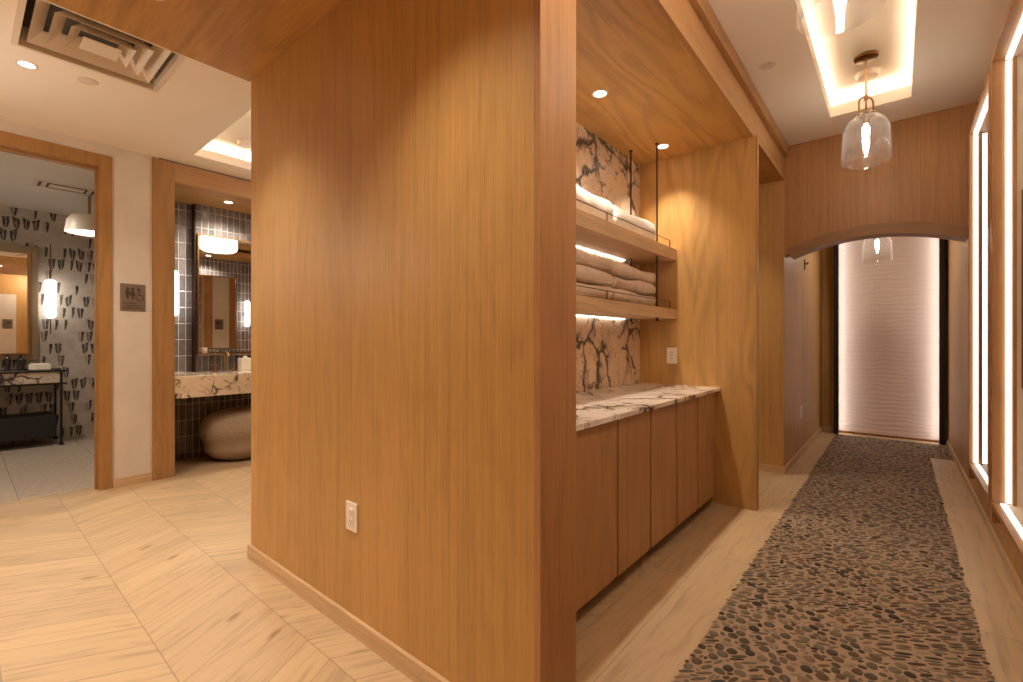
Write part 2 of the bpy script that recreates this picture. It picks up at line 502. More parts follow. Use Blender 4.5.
M['wavy'] = wavy_panel('carved_panel')
M['glass'] = glass_shell('clear_glass')
M['towel_w'] = towel_mat('white_terry', lin(240, 228, 216))
M['towel_b'] = towel_mat('beige_terry', lin(224, 204, 186))
M['cream_panel'] = plain('cream_panel', lin(244, 232, 218), .5)
M['bronze_panel'] = plain('bronze_plate', lin(150, 120, 94), .3, .6)
M['dark_glass'] = plain('dark_bottle', lin(46, 40, 38), .15)
M['vent_dark'] = plain('vent_cavity', (.09, .075, .06), .8)
WARM = (1.0, .88, .72); NEU = (1.0, .90, .78)
M['led'] = emit('led_strip', (1.0, .90, .78), 9)
M['led_soft'] = emit('led_cove', (1.0, .90, .77), 17)
M['led_white'] = emit('led_alcove', (1.0, .92, .83), 2.2)
M['led_end'] = emit('led_end_panel', (1.0, .91, .86), 4.6)
M['lens'] = emit('downlight_lens', (1.0, .86, .66), 12)
M['opal'] = emit('opal_glass', (1.0, .93, .83), 4.5)
M['filament'] = emit('lamp_filament', (1.0, .90, .74), 95)

# ------------------------------------------------------------------ key dimensions
U0, U0b = 1.046, 1.232           # panel wall faces
VP = .78                         # corridor left face
VN = 1.63                        # niche back
UJ, UJb = 3.61, 3.66             # niche end wall
U2 = 4.767                       # arch wall
U3 = 7.43                        # far end
VR = -.453                       # right wall
VB = 2.756                       # rear of the block
VF = 4.92                        # hall far wall
ZS, ZH, ZC = 2.65, 2.79, 2.945   # soffit, hall ceiling, corridor ceiling

# ------------------------------------------------------------------ floors
struct('floor', boxes((-1.75, 4.9, 1.0, VF + .16, -.05, 0.0)), M['floor_chev'])
struct('floor_corridor', boxes((-1.75, 7.6, -.9, 1.0, -.05, 0.0)), M['floor_str'])
struct('floor_recess', boxes((1.0, 3.6, VF + .16, 5.75, -.05, 0.0)), M['floor_str'])
struct('floor_bathroom', boxes((-2.2, 1.9, VF + .16, 5.75, -.05, -.002), (-2.2, 2.9, 5.75, 8.1, -.05, -.002)), M['floor_tile'])

# ------------------------------------------------------------------ the oak block in the middle
struct('wall_panel', boxes((U0, U0b, .79, VB, 0.0, ZS)), M['wall_wood'])
struct('trim_1', boxes((U0 - .002, U0b, .765, .79, 0.0, ZS), bev=.002), M['wood_solid'])
struct('baseboard_panel', boxes((U0 - .016, U0, .765, VB + .012, 0.0, .073), bev=.003), M['base_wood_y'])
struct('wall_niche_back', boxes((U0b, UJ, VN, VN + .03, 0.0, ZS)), M['marble'])
struct('wall_niche_end', boxes((UJ, UJb, .765, VB - .02, 0.0, ZS)), M['wood_niche'])
struct('trim_2', boxes((UJ - .001, UJb + .001, .757, .766, 0.0, ZS), bev=.002), M['wood_solid'])
struct('ceiling_niche', boxes((U0b, UJ, .80, VN, ZS, ZS + .05)), M['soffit'])
struct('ceiling_portal', boxes((-1.7, U0, .80, 2.776, ZS - .003, ZC)), M['soffit_y'])
struct('ceiling_passage', boxes((UJb, U2, .80, VB, ZS, ZS + .05)), M['soffit'])
struct('trim_3', boxes((-1.7, U2, VP - .003, .80, ZS - .004, ZC)), M['wood_x'])
struct('trim_4', boxes((-1.7, U2, VP - .035, VP - .003, 2.852, ZC), bev=.002), M['wood_x'])
struct('wall_block_fill', boxes((U0, UJb, .80, VB, ZS + .05, ZC + .2)), M['wall_wood'])

# passage wall and left wall beyond the arch
struct('wall_passage', boxes((U2, U2 + .08, VP, 3.4, 0.0, ZC)), M['wall_wood'])
struct('wall_left', boxes((U2 + .08, U3 + .1, VP, VP + .08, 0.0, ZC)), M['wall_wood_x'])
struct('baseboard_passage', boxes((U2 - .012, U2, VP - .012, 3.0, 0.0, .065), bev=.002), M['base_wood_y'])
struct('baseboard_left', boxes((U2, U3, VP - .012, VP, 0.0, .065), bev=.002), M['base_wood'])

# arch wall
AC, AW, AR = .155, .545, .108
def arch_z(v, zend=1.948):
    R = (AW * AW + AR * AR) / (2 * AR)
    d = min(abs(v - AC), AW * 1.25)
    return zend + math.sqrt(R * R - d * d) - (R - AR)
def f(bm):
    poly = []
    n = 40
    for i in range(n + 1):
        v = VR - .03 + (VP - (VR - .03)) * i / n
        poly.append((v, arch_z(v) + .05))
    poly += [(VP, ZC), (VR - .03, ZC)]
    prism(bm, poly, 'X', U2, U2 + .12)
struct('wall_arch', f, M['header_wood'])
def f(bm):
    R = (AW * AW + AR * AR) / (2 * AR)
    cz = 1.948 - (R - AR)
    inn, out = [], []
    n = 40
    a0 = math.asin((VR + .055 - AC) / R); a1 = math.asin((VP - .062 - AC) / R)
    for i in range(n + 1):
        a = a0 + (a1 - a0) * i / n
        inn.append((AC + R * math.sin(a), cz + R * math.cos(a)))
        out.append((AC + (R + .085) * math.sin(a), cz + (R + .085) * math.cos(a)))
    prism(bm, inn + out[::-1], 'X', U2 - .045, U2 + .125)
struct('trim_5', f, M['arch_wood'])

# far end wall
struct('wall_end', boxes((U3, U3 + .1, -.9, VP + .08, 0.0, ZC)), M['wall_wood'])
struct('baseboard_end', boxes((U3 - .012, U3, .655, VP - .012, 0, .065), (U3 - .012, U3, VR, -.44, 0, .065)), M['base_wood_y'])

# ------------------------------------------------------------------ right wall with its two lit alcoves
AX = [(3.78, 4.70, .315, 2.70), (1.90, 3.64, .315, 2.73)]
for nm, bx in (('wall_right', (4.76, U3, -.95, VR, 0.0, ZC)), ('wall_right_sill', (-1.7, 4.76, -.95, VR, 0.0, .20)), ('wall_right_head', (-1.7, 4.76, -.95, VR, 2.79, ZC)),
               ('wall_right_near', (-1.7, 1.845, -.95, VR, .20, 2.79)), ('wall_right_pier', (3.695, 3.725, -.95, VR, .20, 2.79))):
    struct(nm, boxes(bx), M['wall_wood_x'])
struct('baseboard_right', boxes((-1.7, U3 - .012, VR, VR + .012, 0, .06), bev=.002), M['base_wood'])

# ------------------------------------------------------------------ corridor ceiling with its lit tray
TX0, TX1, TY0, TY1 = .9, 4.365, -.08, .40
def lips(bm, x0, x1, y0, y1, z, lip, th=.012):
    box(bm, x0 - th, x0, y0 - th, y1 + th, z + .03, z + lip); box(bm, x1, x1 + th, y0 - th, y1 + th, z + .03, z + lip)
    box(bm, x0, x1, y0 - th, y0, z + .03, z + lip); box(bm, x0, x1, y1, y1 + th, z + .03, z + lip)
def corridor_ceiling(bm):
    z0, z1 = ZC, ZC + .03
    box(bm, -1.7, TX0, VR - .02, VP - .002, z0, z1); box(bm, TX1, U3, VR - .02, VP - .002, z0, z1)
    box(bm, TX0, TX1, VR - .02, TY0, z0, z1); box(bm, TX0, TX1, TY1, VP - .002, z0, z1)
    lips(bm, TX0, TX1, TY0, TY1, ZC, .085)
struct('ceiling', corridor_ceiling, M['plaster'])
def tray_box(x0, x1, y0, y1, z, lip, up, wide):
    def f(bm):
        zt = z + up
        box(bm, x0 - wide - .02, x1 + wide + .02, y0 - wide - .02, y1 + wide + .02, zt, zt + .02)
        box(bm, x0 - wide - .02, x0 - wide, y0 - wide, y1 + wide, z + lip, zt); box(bm, x1 + wide, x1 + wide + .02, y0 - wide, y1 + wide, z + lip, zt)
        box(bm, x0 - wide, x1 + wide, y0 - wide - .02, y0 - wide, z + lip, zt); box(bm, x0 - wide, x1 + wide, y1 + wide, y1 + wide + .02, z + lip, zt)
    return f
struct('ceiling_tray', tray_box(TX0, TX1, TY0, TY1, ZC, .03, .17, .09), M['plaster_tray'])
struct('trim_6', boxes((TX0, 3.47, TY0 + .03, TY1 - .02, ZC + .162, ZC + .172)), M['plaster_tray'])
def tray_leds(name, x0, x1, y0, y1, z, wide, label):
    t = thing(name, label, 'light', ((x0 + x1) / 2, (y0 + y1) / 2, z))
    cx, cy = t.location.x, t.location.y
    w = wide - .012
    for a in ((x0 - w, x0 - w + .012, y0 - w, y1 + w), (x1 + w - .012, x1 + w, y0 - w, y1 + w)):
        part('led_strip', lambda bm: box(bm, a[0] - cx, a[1] - cx, a[2] - cy, a[3] - cy, 0, .012), M['led_soft'], t)
    for a in ((x0 - w + .014, x1 + w - .014, y0 - w, y0 - w + .012), (x0 - w + .014, x1 + w - .014, y1 + w - .012, y1 + w)):
        part('led_strip', lambda bm: box(bm, a[0] - cx, a[1] - cx, a[2] - cy, a[3] - cy, 0, .012), M['led_soft'], t)
    return t
tray_leds('cove_light', TX0, TX1, TY0, TY1, ZC + .055, .05, 'glowing cove light around the ceiling tray over the pebble corridor')

# ------------------------------------------------------------------ hall: ceiling, far wall, bathroom door, vanity recess
HX0, HX1, HY0, HY1 = 1.295, 2.9, 3.38, 4.615
DFX0, DFX1, DFY0, DFY1 = .205, .795, 3.055, 3.605
def hall_ceiling(bm):
    z0, z1 = ZH, ZH + .03
    box(bm, -1.7, DFX0, 2.776, VF, z0, z1); box(bm, DFX1, HX0, 2.776, VF, z0, z1)
    box(bm, DFX0, DFX1, 2.776, DFY0, z0, z1); box(bm, DFX0, DFX1, DFY1, VF, z0, z1)
    box(bm, HX1, 4.9, 2.776, VF, z0, z1)
    box(bm, HX0, HX1, 2.776, HY0, z0, z1); box(bm, HX0, HX1, HY1, VF, z0, z1)
    lips(bm, HX0, HX1, HY0, HY1, ZH, .075)
struct('ceiling_hall', hall_ceiling, M['plaster'])
struct('ceiling_hall_tray', tray_box(HX0, HX1, HY0, HY1, ZH, .03, .16, .09), M['plaster_tray'])
tray_leds('cove_light', HX0, HX1, HY0, HY1, ZH + .045, .05, 'glowing cove light in the ceiling tray by the vanity frame')
DX0, DX1, DZ = -.30, .728, 2.60
WT = .15
struct('wall_hall', boxes((-1.7, DX0 - .05, VF, VF + WT, 0, ZH), (DX1 + .05, 1.12, VF, VF + WT, 0, ZH), (DX0 - .05, DX1 + .05, VF, VF + WT, DZ + .08, ZH),
                          (3.50, 3.90, VF, VF + WT, 0, ZH)), M['limewash'])
struct('wall_hall_far', boxes((3.90, 4.9, VF - .012, VF + WT, 0, ZH)), M['frame_wood'])
struct('baseboard_hall', boxes((.812, 1.072, VF - .012, VF, 0, .07), (-1.7, DX0 - .07, VF - .012, VF, 0, .07), bev=.002), M['base_wood'])
def door_frame(bm):
    for a in ((DX1, DX1 + .068), (DX0 - .068, DX0)):
        box(bm, a[0], a[1] + (.014 if a[0] > 0 else 0), VF - .014, VF + WT + .014, 0, DZ + .098, bev=.002)
    box(bm, DX0, DX1, VF - .014, VF + WT + .014, DZ, DZ + .098, bev=.002)
    # door stop inside the lining
    box(bm, DX1 - .014, DX1, VF + .05, VF + .09, 0, DZ); box(bm, DX0, DX0 + .014, VF + .05, VF + .09, 0, DZ)
    box(bm, DX0 + .014, DX1 - .014, VF + .05, VF + .09, DZ - .014, DZ)
struct('door_1', door_frame, M['frame_wood'])
VX0, VX1, VZ = 1.234, 3.41, 2.605
def van_frame(bm):
    box(bm, 1.073, VX0, VF - .014, VF + WT + .02, 0, ZH - .012, bev=.002)
    box(bm, VX1, 3.57, VF - .014, VF + WT + .02, 0, ZH - .012, bev=.002)
struct('trim_7', van_frame, M['frame_wood_k'])
struct('trim_8', boxes((VX0, VX1, VF - .013, VF + WT + .02, VZ, ZH - .012), bev=.002), M['wood_x'])
struct('ceiling_recess', boxes((1.15, 3.50, VF + WT + .02, 5.75, VZ, VZ + .05)), M['soffit'])
struct('wall_recess_back', boxes((1.15, 3.50, 5.60, 5.72, 0, VZ)), M['tile_x'])
struct('wall_recess_side', boxes((1.12, 1.20, VF + WT, 5.72, 0, VZ), (3.44, 3.50, VF + WT, 5.60, 0, VZ)), M['tile_y'])
struct('wall_recess_pier', boxes((1.565, 2.135, 5.52, 5.60, .88, VZ)), M['tile_x'])
struct('trim_9', boxes((1.555, 1.566, 5.513, 5.60, .88, VZ), (2.134, 2.145, 5.513, 5.60, .88, VZ)), M['bronze'])

# the block's rear face carries the facing vanity recess (seen only in the mirror)
struct('wall_block_rear', boxes((U0b, 1.30, VB - .02, VB - .001, 0, ZS), (3.35, UJb, VB - .02, VB - .001, 0, ZS), (1.30, 3.35, VB - .02, VB - .001, 2.58, ZS),
                                (1.26, 1.30, 2.2, VB - .02, 0, 2.58), (3.35, 3.39, 2.2, VB - .02, 0, 2.58)), M['frame_wood'])
struct('ceiling_facing_recess', boxes((1.30, 3.35, 2.2, VB - .02, 2.58, 2.62)), M['soffit'])
struct('wall_facing_recess', boxes((1.26, 3.39, 2.12, 2.2, 0, 2.58)), M['tile_x'])
struct('wall_hall_end', boxes((4.85, 4.95, 3.4, VF, 0, ZH)), M['limewash'])

# walls behind the camera
struct('wall_back', boxes((-1.8, -1.7, -.95, VF + WT, 0, ZC + .2)), M['wall_wood'])
struct('wall_near_right', boxes((.30, .90, VR, VR + .004, .0, 2.3)), M['limewash'])

# bathroom shell
BV = 7.95; ZB = 2.765
struct('wall_bathroom_back', boxes((-2.2, 2.9, BV, BV + .1, -.002, ZB)), M['leaf'])
struct('wall_bathroom_side', boxes((-2.3, -2.2, VF + WT, BV, 0, ZB), (2.8, 2.9, 5.75, BV, 0, ZB), (1.12, 2.8, 5.73, 5.8, 0, ZB), (.95, 1.10, VF + WT, 5.8, 0, ZB)), M['limewash'])
struct('ceiling_bathroom', boxes((-2.3, 2.9, VF + WT, BV + .1, ZB, ZB + .05)), plain('bath_ceiling', lin(226, 220, 212), .8))

# ------------------------------------------------------------------ downlights and added fill lights
def spot(x, y, z, power, size=88, blend=.7, col=WARM, r=.035, name='downlight_or_fill', rot=None):  # serves fitted downlights and added fill spots alike
    l = bpy.data.lights.new(name, 'SPOT'); l.energy = power; l.spot_size = math.radians(size); l.spot_blend = blend
    l.color = col; l.shadow_soft_size = r
    o = bpy.data.objects.new(name, l); C.objects.link(o); o.location = (x, y, z)
    if rot: o.rotation_euler = rot
    return o
def make_downlight(label, loc, r=.05):
    t = thing('recessed_downlight', label, 'ceiling light', loc, None)
    part('trim_ring', lambda bm: lathe(bm, [(r * .74, .004), (r * .80, -.002), (r, -.004), (r * 1.04, 0.0)], seg=32), M['white_metal'], t, True)
    part('lens', lambda bm: lathe(bm, [(.0005, -.0015), (r * .76, -.0015)], seg=32), M['lens'], t)
    return t
DL = make_downlight('small round downlight lit in the hall ceiling beside the air diffuser', (.257, 3.845, ZH), .045)
def downlight(label, loc, power, size=88, blend=.7, col=WARM, lens_col=None):
    if label: copy_tree(DL, None, loc, label)
    return spot(loc[0], loc[1], loc[2] - .012, power, size, blend, col)
spot(.257, 3.845, ZH - .012, 60, 130, .8)
downlight('round downlight in the oak portal ceiling above the panel wall, nearer the hall', (.52, 2.37, ZS - .003), 58, 100, .9)
downlight('round downlight in the oak portal ceiling near the solid oak wall end', (.54, 1.06, ZS - .003), 54, 100, .9)
downlight('round downlight in the niche ceiling directly above the left towels', (2.414, 1.337, ZS), 62, 110, .9)
downlight('round downlight in the niche ceiling behind the front shelf rod', (3.368, 1.339, ZS), 46, 92, .9)
downlight('round downlight in the oak ceiling of the tiled vanity recess', (1.76, 5.20, VZ), 75, 140, .9)
downlight('round downlight in the oak ceiling of the side passage', (4.25, 1.45, ZS), 40, 100, .7)
downlight('round downlight in the facing vanity recess seen in the mirror', (2.60, 2.46, 2.58), 60, 140, .9)
l = bpy.data.lights.new('corridor_fill', 'POINT'); l.energy = 16; l.color = WARM; l.shadow_soft_size = .06  # fill light added to brighten the oak wall end, no pendant hangs here
o = bpy.data.objects.new('corridor_fill', l); C.objects.link(o); o.location = (1.12, .10, 2.62)
for nm, e_, c_, p_ in (('hall_fill', 15, WARM, (-.45, 3.85, 2.0)), ('bathroom_fill', 8, NEU, (-.9, 6.6, 2.1))):  # fill lights added to brighten the hall ceiling and bathroom, no lamps there
    l = bpy.data.lights.new(nm, 'POINT'); l.energy = e_; l.color = c_; l.shadow_soft_size = .15
    o = bpy.data.objects.new(nm, l); C.objects.link(o); o.location = p_
# added fill spots behind the camera, standing in for unseen fittings
for x, y, z in ((-.9, 3.845, ZH), (-.9, 2.42, ZS - .003), (-.9, 1.06, ZS - .003)):
    spot(x, y, z - .012, 60, 110, .7)
spot(3.6, 3.0, ZH - .02, 40, 120, .7)  # fill spot added deep in the hall, without a fitting
spot(6.2, .16, ZC - .02, 26, 120, .8)  # fill spot added beyond the arch, without a fitting

# ------------------------------------------------------------------ pebble mosaic runner
def build_runner():
    t = thing('pebble_runner', 'long mosaic runner of flat grey brown pebbles down the corridor floor', 'runner', (3.5, .17, 0))
    def bed(bm):
        box(bm, .5 - 3.5, 7.25 - 3.5, -.258 - .17, .600 - .17, .0005, .004)
        box(bm, 6.40 - 3.5, 7.25 - 3.5, -.45 - .17, -.258 - .17, .0005, .004)
    part('grout_bed', bed, M['grout'], t)
    rng = np.random.RandomState(5)
    def fld(x, y, s, o):
        return noise.noise(Vector((x * s + o, y * s - o, o * 1.7)))
    cell = .05
    grid = {}
    stones = []
    def fits(circs):
        for cx, cy, r in circs:
            gx, gy = int(cx / cell), int(cy / cell)
            for i in range(gx - 1, gx + 2):
                for j in range(gy - 1, gy + 2):
                    for (ox, oy, orr) in grid.get((i, j), ()):
                        if (ox - cx) ** 2 + (oy - cy) ** 2 < (.93 * (orr + r)) ** 2: return False
        return True
    def attempt(x, y, a, b, th):
        ct, st = math.cos(th), math.sin(th)
        n = 2 if a / b < 1.4 else (3 if a / b < 2.3 else 5)
        cs = []
        for k in range(n):
            s = (k / (n - 1) - .5) * 2 * (a - b * .75)
            rr = b * (1 - .45 * (abs(s) / max(a, 1e-6)) ** 2) + .0006
            cs.append((x + ct * s, y + st * s, rr))
        if not fits(cs): return
        for c in cs: grid.setdefault((int(c[0] / cell), int(c[1] / cell)), []).append(c)
        stones.append((x, y, a, b, th))
    def inside(x, y):
        if x < .52 or x > 7.38: return False
        return (-.262 < y < .605) if x < 6.40 else (-.44 < y < .605)
    def place(x, y, a, b, th):
        ext = math.hypot(a * math.sin(th), b * math.cos(th))
        exl = math.hypot(a * math.cos(th), b * math.sin(th))
        if x - exl < .50 or x + exl > 7.25: return
        lo = -.268 if x < 6.42 else -.445
        if y - ext < lo or y + ext > .612: return
        attempt(x, y, a, b, th)
    isround = lambda x, y: fld(x, y, 2.6, 4.0) + .5 * fld(x, y, 9.0, 2.0) > .12
    flow = lambda x, y: -.92 + .95 * fld(x, y, 1.9, 9.0)
    # patches of round flat stones on a loose triangular lattice
    pr = .0405
    for i in range(int(7.4 / (pr * .86)) + 1):
        for q in range(26):
            x = .48 + i * pr * .86 + rng.uniform(-.006, .006); y = -.46 + (q + .5 * (i % 2)) * pr + rng.uniform(-.006, .006)
            if isround(x, y):
                a = rng.uniform(.0185, .0215); place(x, y, a, a * rng.uniform(.72, .98), rng.uniform(0, PI))
    # stones set on edge, in rows that follow the flow
    e = Vector((math.cos(-.92), math.sin(-.92))); nn = Vector((-e.y, e.x))
    L, W_ = .064, .0163
    for r_ in range(-420, 420):
        sh = rng.uniform(0, L)
        for c_ in range(-120, 120):
            s_ = c_ * L + sh + rng.uniform(-.006, .006); tt = r_ * W_ + rng.uniform(-.0008, .0008)
            px, py = 3.5 + e.x * s_ + nn.x * tt, .1 + e.y * s_ + nn.y * tt
            if not (.4 < px < 7.5 and -.6 < py < .8): continue
            px += .07 * fld(px, py, 1.6, 20.0); py += .07 * fld(px, py, 1.6, 31.0)
            if isround(px, py) and rng.rand() > .12: continue
            place(px, py, rng.uniform(.0275, .0330), rng.uniform(.0068, .0084), -.92 + .35 * fld(px, py, 1.9, 9.0) + rng.uniform(-.10, .10))
    # fill what is left
    for N, k in ((16000, 1.0), (30000, .75), (50000, .5)):
        X = rng.uniform(.5, 7.4, N); Y = rng.uniform(-.45, .61, N); Q = rng.uniform(0, 1, (N, 4))
        for x, y, r in zip(X, Y, Q):
            if r[0] < .6: place(x, y, (.022 + .010 * r[2]) * k, (.0062 + .004 * r[3]) * (k ** .5), flow(x, y) + 1.2 * (r[1] - .5))
            else: place(x, y, (.015 + .006 * r[2]) * k, (.012 + .004 * r[3]) * k, 3 * r[1])
    verts, faces, cols = [], [], []
    pal = [lin(124, 108, 88), lin(108, 94, 76), lin(84, 70, 56), lin(140, 120, 94), lin(118, 108, 86), lin(66, 54, 42), lin(130, 100, 74), lin(152, 132, 104)]
    S = 12
    for (x, y, a, b, th) in stones:
        ct, st = math.cos(th), math.sin(th)
        hgt = .0042 + min(.0034, .22 * b) + rng.uniform(-.0005, .0005)
        c = pal[rng.randint(len(pal))]; kk = rng.uniform(.40, .95); c = (c[0] * kk, c[1] * kk, c[2] * kk, 1)
        i0 = len(verts); dx = rng.uniform(-.15, .15)
        for rr, zz in ((1.0, .0038), (.90, hgt - .0008), (.55, hgt)):
            for k in range(S):
                q = 2 * PI * k / S
                u, v = a * rr * math.cos(q), b * rr * math.copysign(abs(math.sin(q)) ** .8, math.sin(q)) * (1 + dx * math.cos(q))
                verts.append((x - 3.5 + ct * u - st * v, y - .17 + st * u + ct * v, zz))
        for g in range(2):
            for k in range(S):
                A = i0 + g * S; k2 = (k + 1) % S
                faces.append((A + k, A + k2, A + S + k2, A + S + k))
        faces.append(tuple(i0 + 2 * S + k for k in range(S)))
        cols += [c] * (3 * S)
    me = bpy.data.meshes.new('pebbles'); me.from_pydata(verts, [], faces)
    ca = me.color_attributes.new('stone', 'FLOAT_COLOR', 'POINT')
    ca.data.foreach_set('color', np.array(cols, dtype=np.float32).ravel())
    for p in me.polygons: p.use_smooth = True
    me.materials.append(M['pebble'])
    o = bpy.data.objects.new('pebbles', me); C.objects.link(o); o.parent = t; o['kind'] = 'stuff'
    print('pebbles', len(stones))
build_runner()

# ------------------------------------------------------------------ backlit panel at the corridor end
t = thing('feature_panel', 'tall pale rippled wall panel with glowing edges at the corridor end', 'wall panel', (U3, .102, 0))
part('rippled_panel', lambda bm: box(bm, -.030, -.004, -.486, .486, .03, 2.72), M['wavy'], t)
for s in (-1, 1):
    def f(bm):
        box(bm, -.15, -.004, min(s * .492, s * .527), max(s * .492, s * .527), 0, 2.76, bev=.002)
        box(bm, -.15, -.142, min(s * .478, s * .492), max(s * .478, s * .492), 0, 2.76)
    part('side_profile', f, M['blackmatte'], t, label='black vertical profile')
    part('led_strip', lambda bm: box(bm, -.132, -.060, min(s * .487, s * .4915), max(s * .487, s * .4915), .03, 2.74), M['led_end'], t)

# ------------------------------------------------------------------ lit alcoves on the right wall
def alcove(label, x0, x1, z0, z1, plate):
    t = thing('lit_alcove', label, 'alcove', (x1, -.40, z0))
    def L(bm, a, b, c, d, e, g, bev=0): box(bm, a - x1, b - x1, c + .40, d + .40, e - z0, g - z0, bev)
    fw = .045
    def casing(bm):
        for (a, b) in ((x0 - fw, x0), (x1, x1 + fw)):
            L(bm, a, b, -.62, -.40, z0 - .11 if b <= x0 + 1e-6 or True else z0, z1 + .03, .002)
        L(bm, x0, x1, -.62, -.40, z1, z1 + .03, 0)
        L(bm, x0, x1, -.46, -.40, z0 - .03, z0, .002)
    part('casing', casing, M['wood_solid'], t)
    def lining(bm):
        L(bm, x1 - .012, x1 - .001, -.90, -.47, z0, z1)
        L(bm, x0 + .001, x0 + .012, -.90, -.47, z0, z1)
        L(bm, x0 + .012, x1 - .012, -.90, -.46, z1 - .012, z1 - .001)
        L(bm, x0 + .012, x1 - .012, -.90, -.455, z0 - .02, z0 + .004)
        L(bm, x0 + .001, x1 - .001, -.92, -.90, z0, z1)
    part('lining', lining, plate['lining'], t)
    for (va, vb) in (plate['leds']):
        def led(bm):
            L(bm, x1 - .014, x1 - .006, va, vb, z0 + .01, z1 - .02)
        part('led_strip', led, M['led_white'], t)
    va, vb = plate['leds'][0]
    part('led_strip', lambda bm: L(bm, x0 + .02, x1 - .02, va, vb, z1 - .016, z1 - .004), M['led_white'], t)
    part('divider', lambda bm: L(bm, x1 - .028, x1 - .002, plate['div'][0], plate['div'][1], z0 + .004, z1 - .014), plate['divmat'], t)
    part('sill_light', lambda bm: L(bm, x0 + .02, x1 - .02, -.452, -.43, z0 + .001, z0 + .006), M['led_white'], t)
    if 'plate' in plate:
        a, b, c, d, ch = plate['plate']
        def pl(bm):
            prism(bm, [(a - ch + .40, c - z0), (a + .40, c + ch - z0), (a + .40, d - ch - z0), (a - ch + .40, d - z0), (b + .40, d - z0), (b + .40, c - z0)], 'X', -.022, -.013)
        part('bronze_plate', pl, M['bronze_panel'], t, label='grey bronze plate with clipped corners')
    return t
alcove('narrow lit alcove in the right wall nearest the arch', 3.78, 4.70, .315, 2.70,
       dict(leds=[(-.446, -.422), (-.492, -.469)], div=(-.466, -.449), divmat=M['mframe'], lining=M['wood_solid']))
alcove('wide lit alcove at the right edge with a bronze plate inside', 1.90, 3.64, .315, 2.73,
       dict(leds=[(-.472, -.450)], div=(-.490, -.476), lining=M['cream_panel'], divmat=M['wood_solid'], plate=(-.508, -.75, .93, 2.02, .02)))

# ------------------------------------------------------------------ towel niche: cabinet, counter, shelves
CV = 1.02                                       # cabinet door face
cab = thing('base_cabinet', 'low oak cabinet with flush doors under the marble counter', 'cabinet', (2.43, 1.3, 0))
def f(bm):
    box(bm, U0b + .002 - 2.43, UJ - .002 - 2.43, CV + .022 - 1.3, VN - .002 - 1.3, .085, .828)
part('carcass', f, M['door_wood'], cab)
part('toe_kick', lambda bm: box(bm, U0b + .002 - 2.43, UJ - .002 - 2.43, CV + .075 - 1.3, VN - .01 - 1.3, 0, .085), M['blackmatte'], cab, label='dark recessed toe kick')
for k in range(-1, 5):
    a = 1.637 + .385 * k; b = a + .345
    a = max(a, U0b + .01)
    def dr(bm):
        box(bm, a - 2.43, b - 2.43, CV - 1.3, CV + .02 - 1.3, .078, .826, bev=.0025)
    part('door', dr, M['door_wood'], cab)
    part('stile', lambda bm: box(bm, b + .006 - 2.43, min(b + .034, UJ - .004) - 2.43, CV + .006 - 1.3, CV + .022 - 1.3, .078, .826, bev=.001), M['door_wood'], cab)
ct = tag(struct('countertop', boxes((U0b + .002, UJ - .001, 1.0, VN - .002, .832, .858), bev=.003), M['marble_top']),
         'pale veined marble countertop on the oak niche cabinet', 'countertop')
del ct['kind']

def make_shelf(z0, z1, label):
    xa, xb, va, vb = U0b + .003, UJ - .002, 1.323, VN - .003
    t = thing('hanging_shelf', label, 'shelf', ((xa + xb) / 2, 1.48, z0), 'oak shelves hung on rods over the niche counter')
    cx = t.location.x
    part('board', lambda bm: box(bm, xa - cx, xb - cx, va - 1.48, vb - 1.48, 0, z1 - z0, bev=.002), M['shelf_wood'], t)
    zr = z1 - z0 + .055
    def rail(bm):
        tube(bm, [(xa + .01 - cx, va + .015 - 1.48, zr), (3.50 - cx, va + .015 - 1.48, zr), (3.50 - cx, va + .015 - 1.48, z1 - z0 - .005)], .0032, 8)
    r = part('rail', rail, M['bronze'], t, True)
    for x in (1.55, 2.50):
        p = part('rail_post', lambda bm: tube(bm, [(x - cx, va + .015 - 1.48, z1 - z0 - .004), (x - cx, va + .015 - 1.48, zr)], .0032, 8), M['bronze'], r, True)
    part('led_strip', lambda bm: box(bm, xa + .02 - cx, xb - .30 - cx, vb - .010 - 1.48, vb - .002 - 1.48, -.006, -.0005), M['led'], t)
    return t
make_shelf(1.826, 1.915, 'upper oak shelf with white towels behind a thin rail')
make_shelf(1.372, 1.447, 'lower oak shelf with beige towels behind a thin rail')
def rod(x, y, z0, label):
    t = thing('hanging_rod', label, 'rod', (x, y, z0), 'dark rods carrying the niche shelves')
    part('shaft', lambda bm: tube(bm, [(0, 0, 0), (0, 0, ZS - z0 - .002)], .0065, 12), M['bronze'], t, True)
    part('end_nut', lambda bm: lathe(bm, [(.001, -.012), (.011, -.012), (.012, -.004), (.009, .012), (.0066, .014)], seg=16, cap0=True), M['bronze'], t, True)
    part('ceiling_flange', lambda bm: lathe(bm, [(.0066, ZS - z0 - .014), (.013, ZS - z0 - .010), (.014, ZS - z0 - .001)], seg=16), M['bronze'], t, True)
    part('collar', lambda bm: lathe(bm, [(.0066, .418), (.011, .421), (.011, .440), (.0066, .446)], seg=16), M['bronze'], t, True)
    return t
rod(3.288, 1.352, 1.357, 'dark front shelf rod at the far end of the niche')
rod(3.283, 1.555, 1.357, 'dark rear shelf rod against the marble backsplash')
for yy, lb in ((1.352, 'dark front shelf rod at the near end, behind the solid oak wall end'), (1.555, 'dark rear shelf rod at the near end, behind the solid oak wall end')):
    rod(1.56, yy, 1.357, lb)

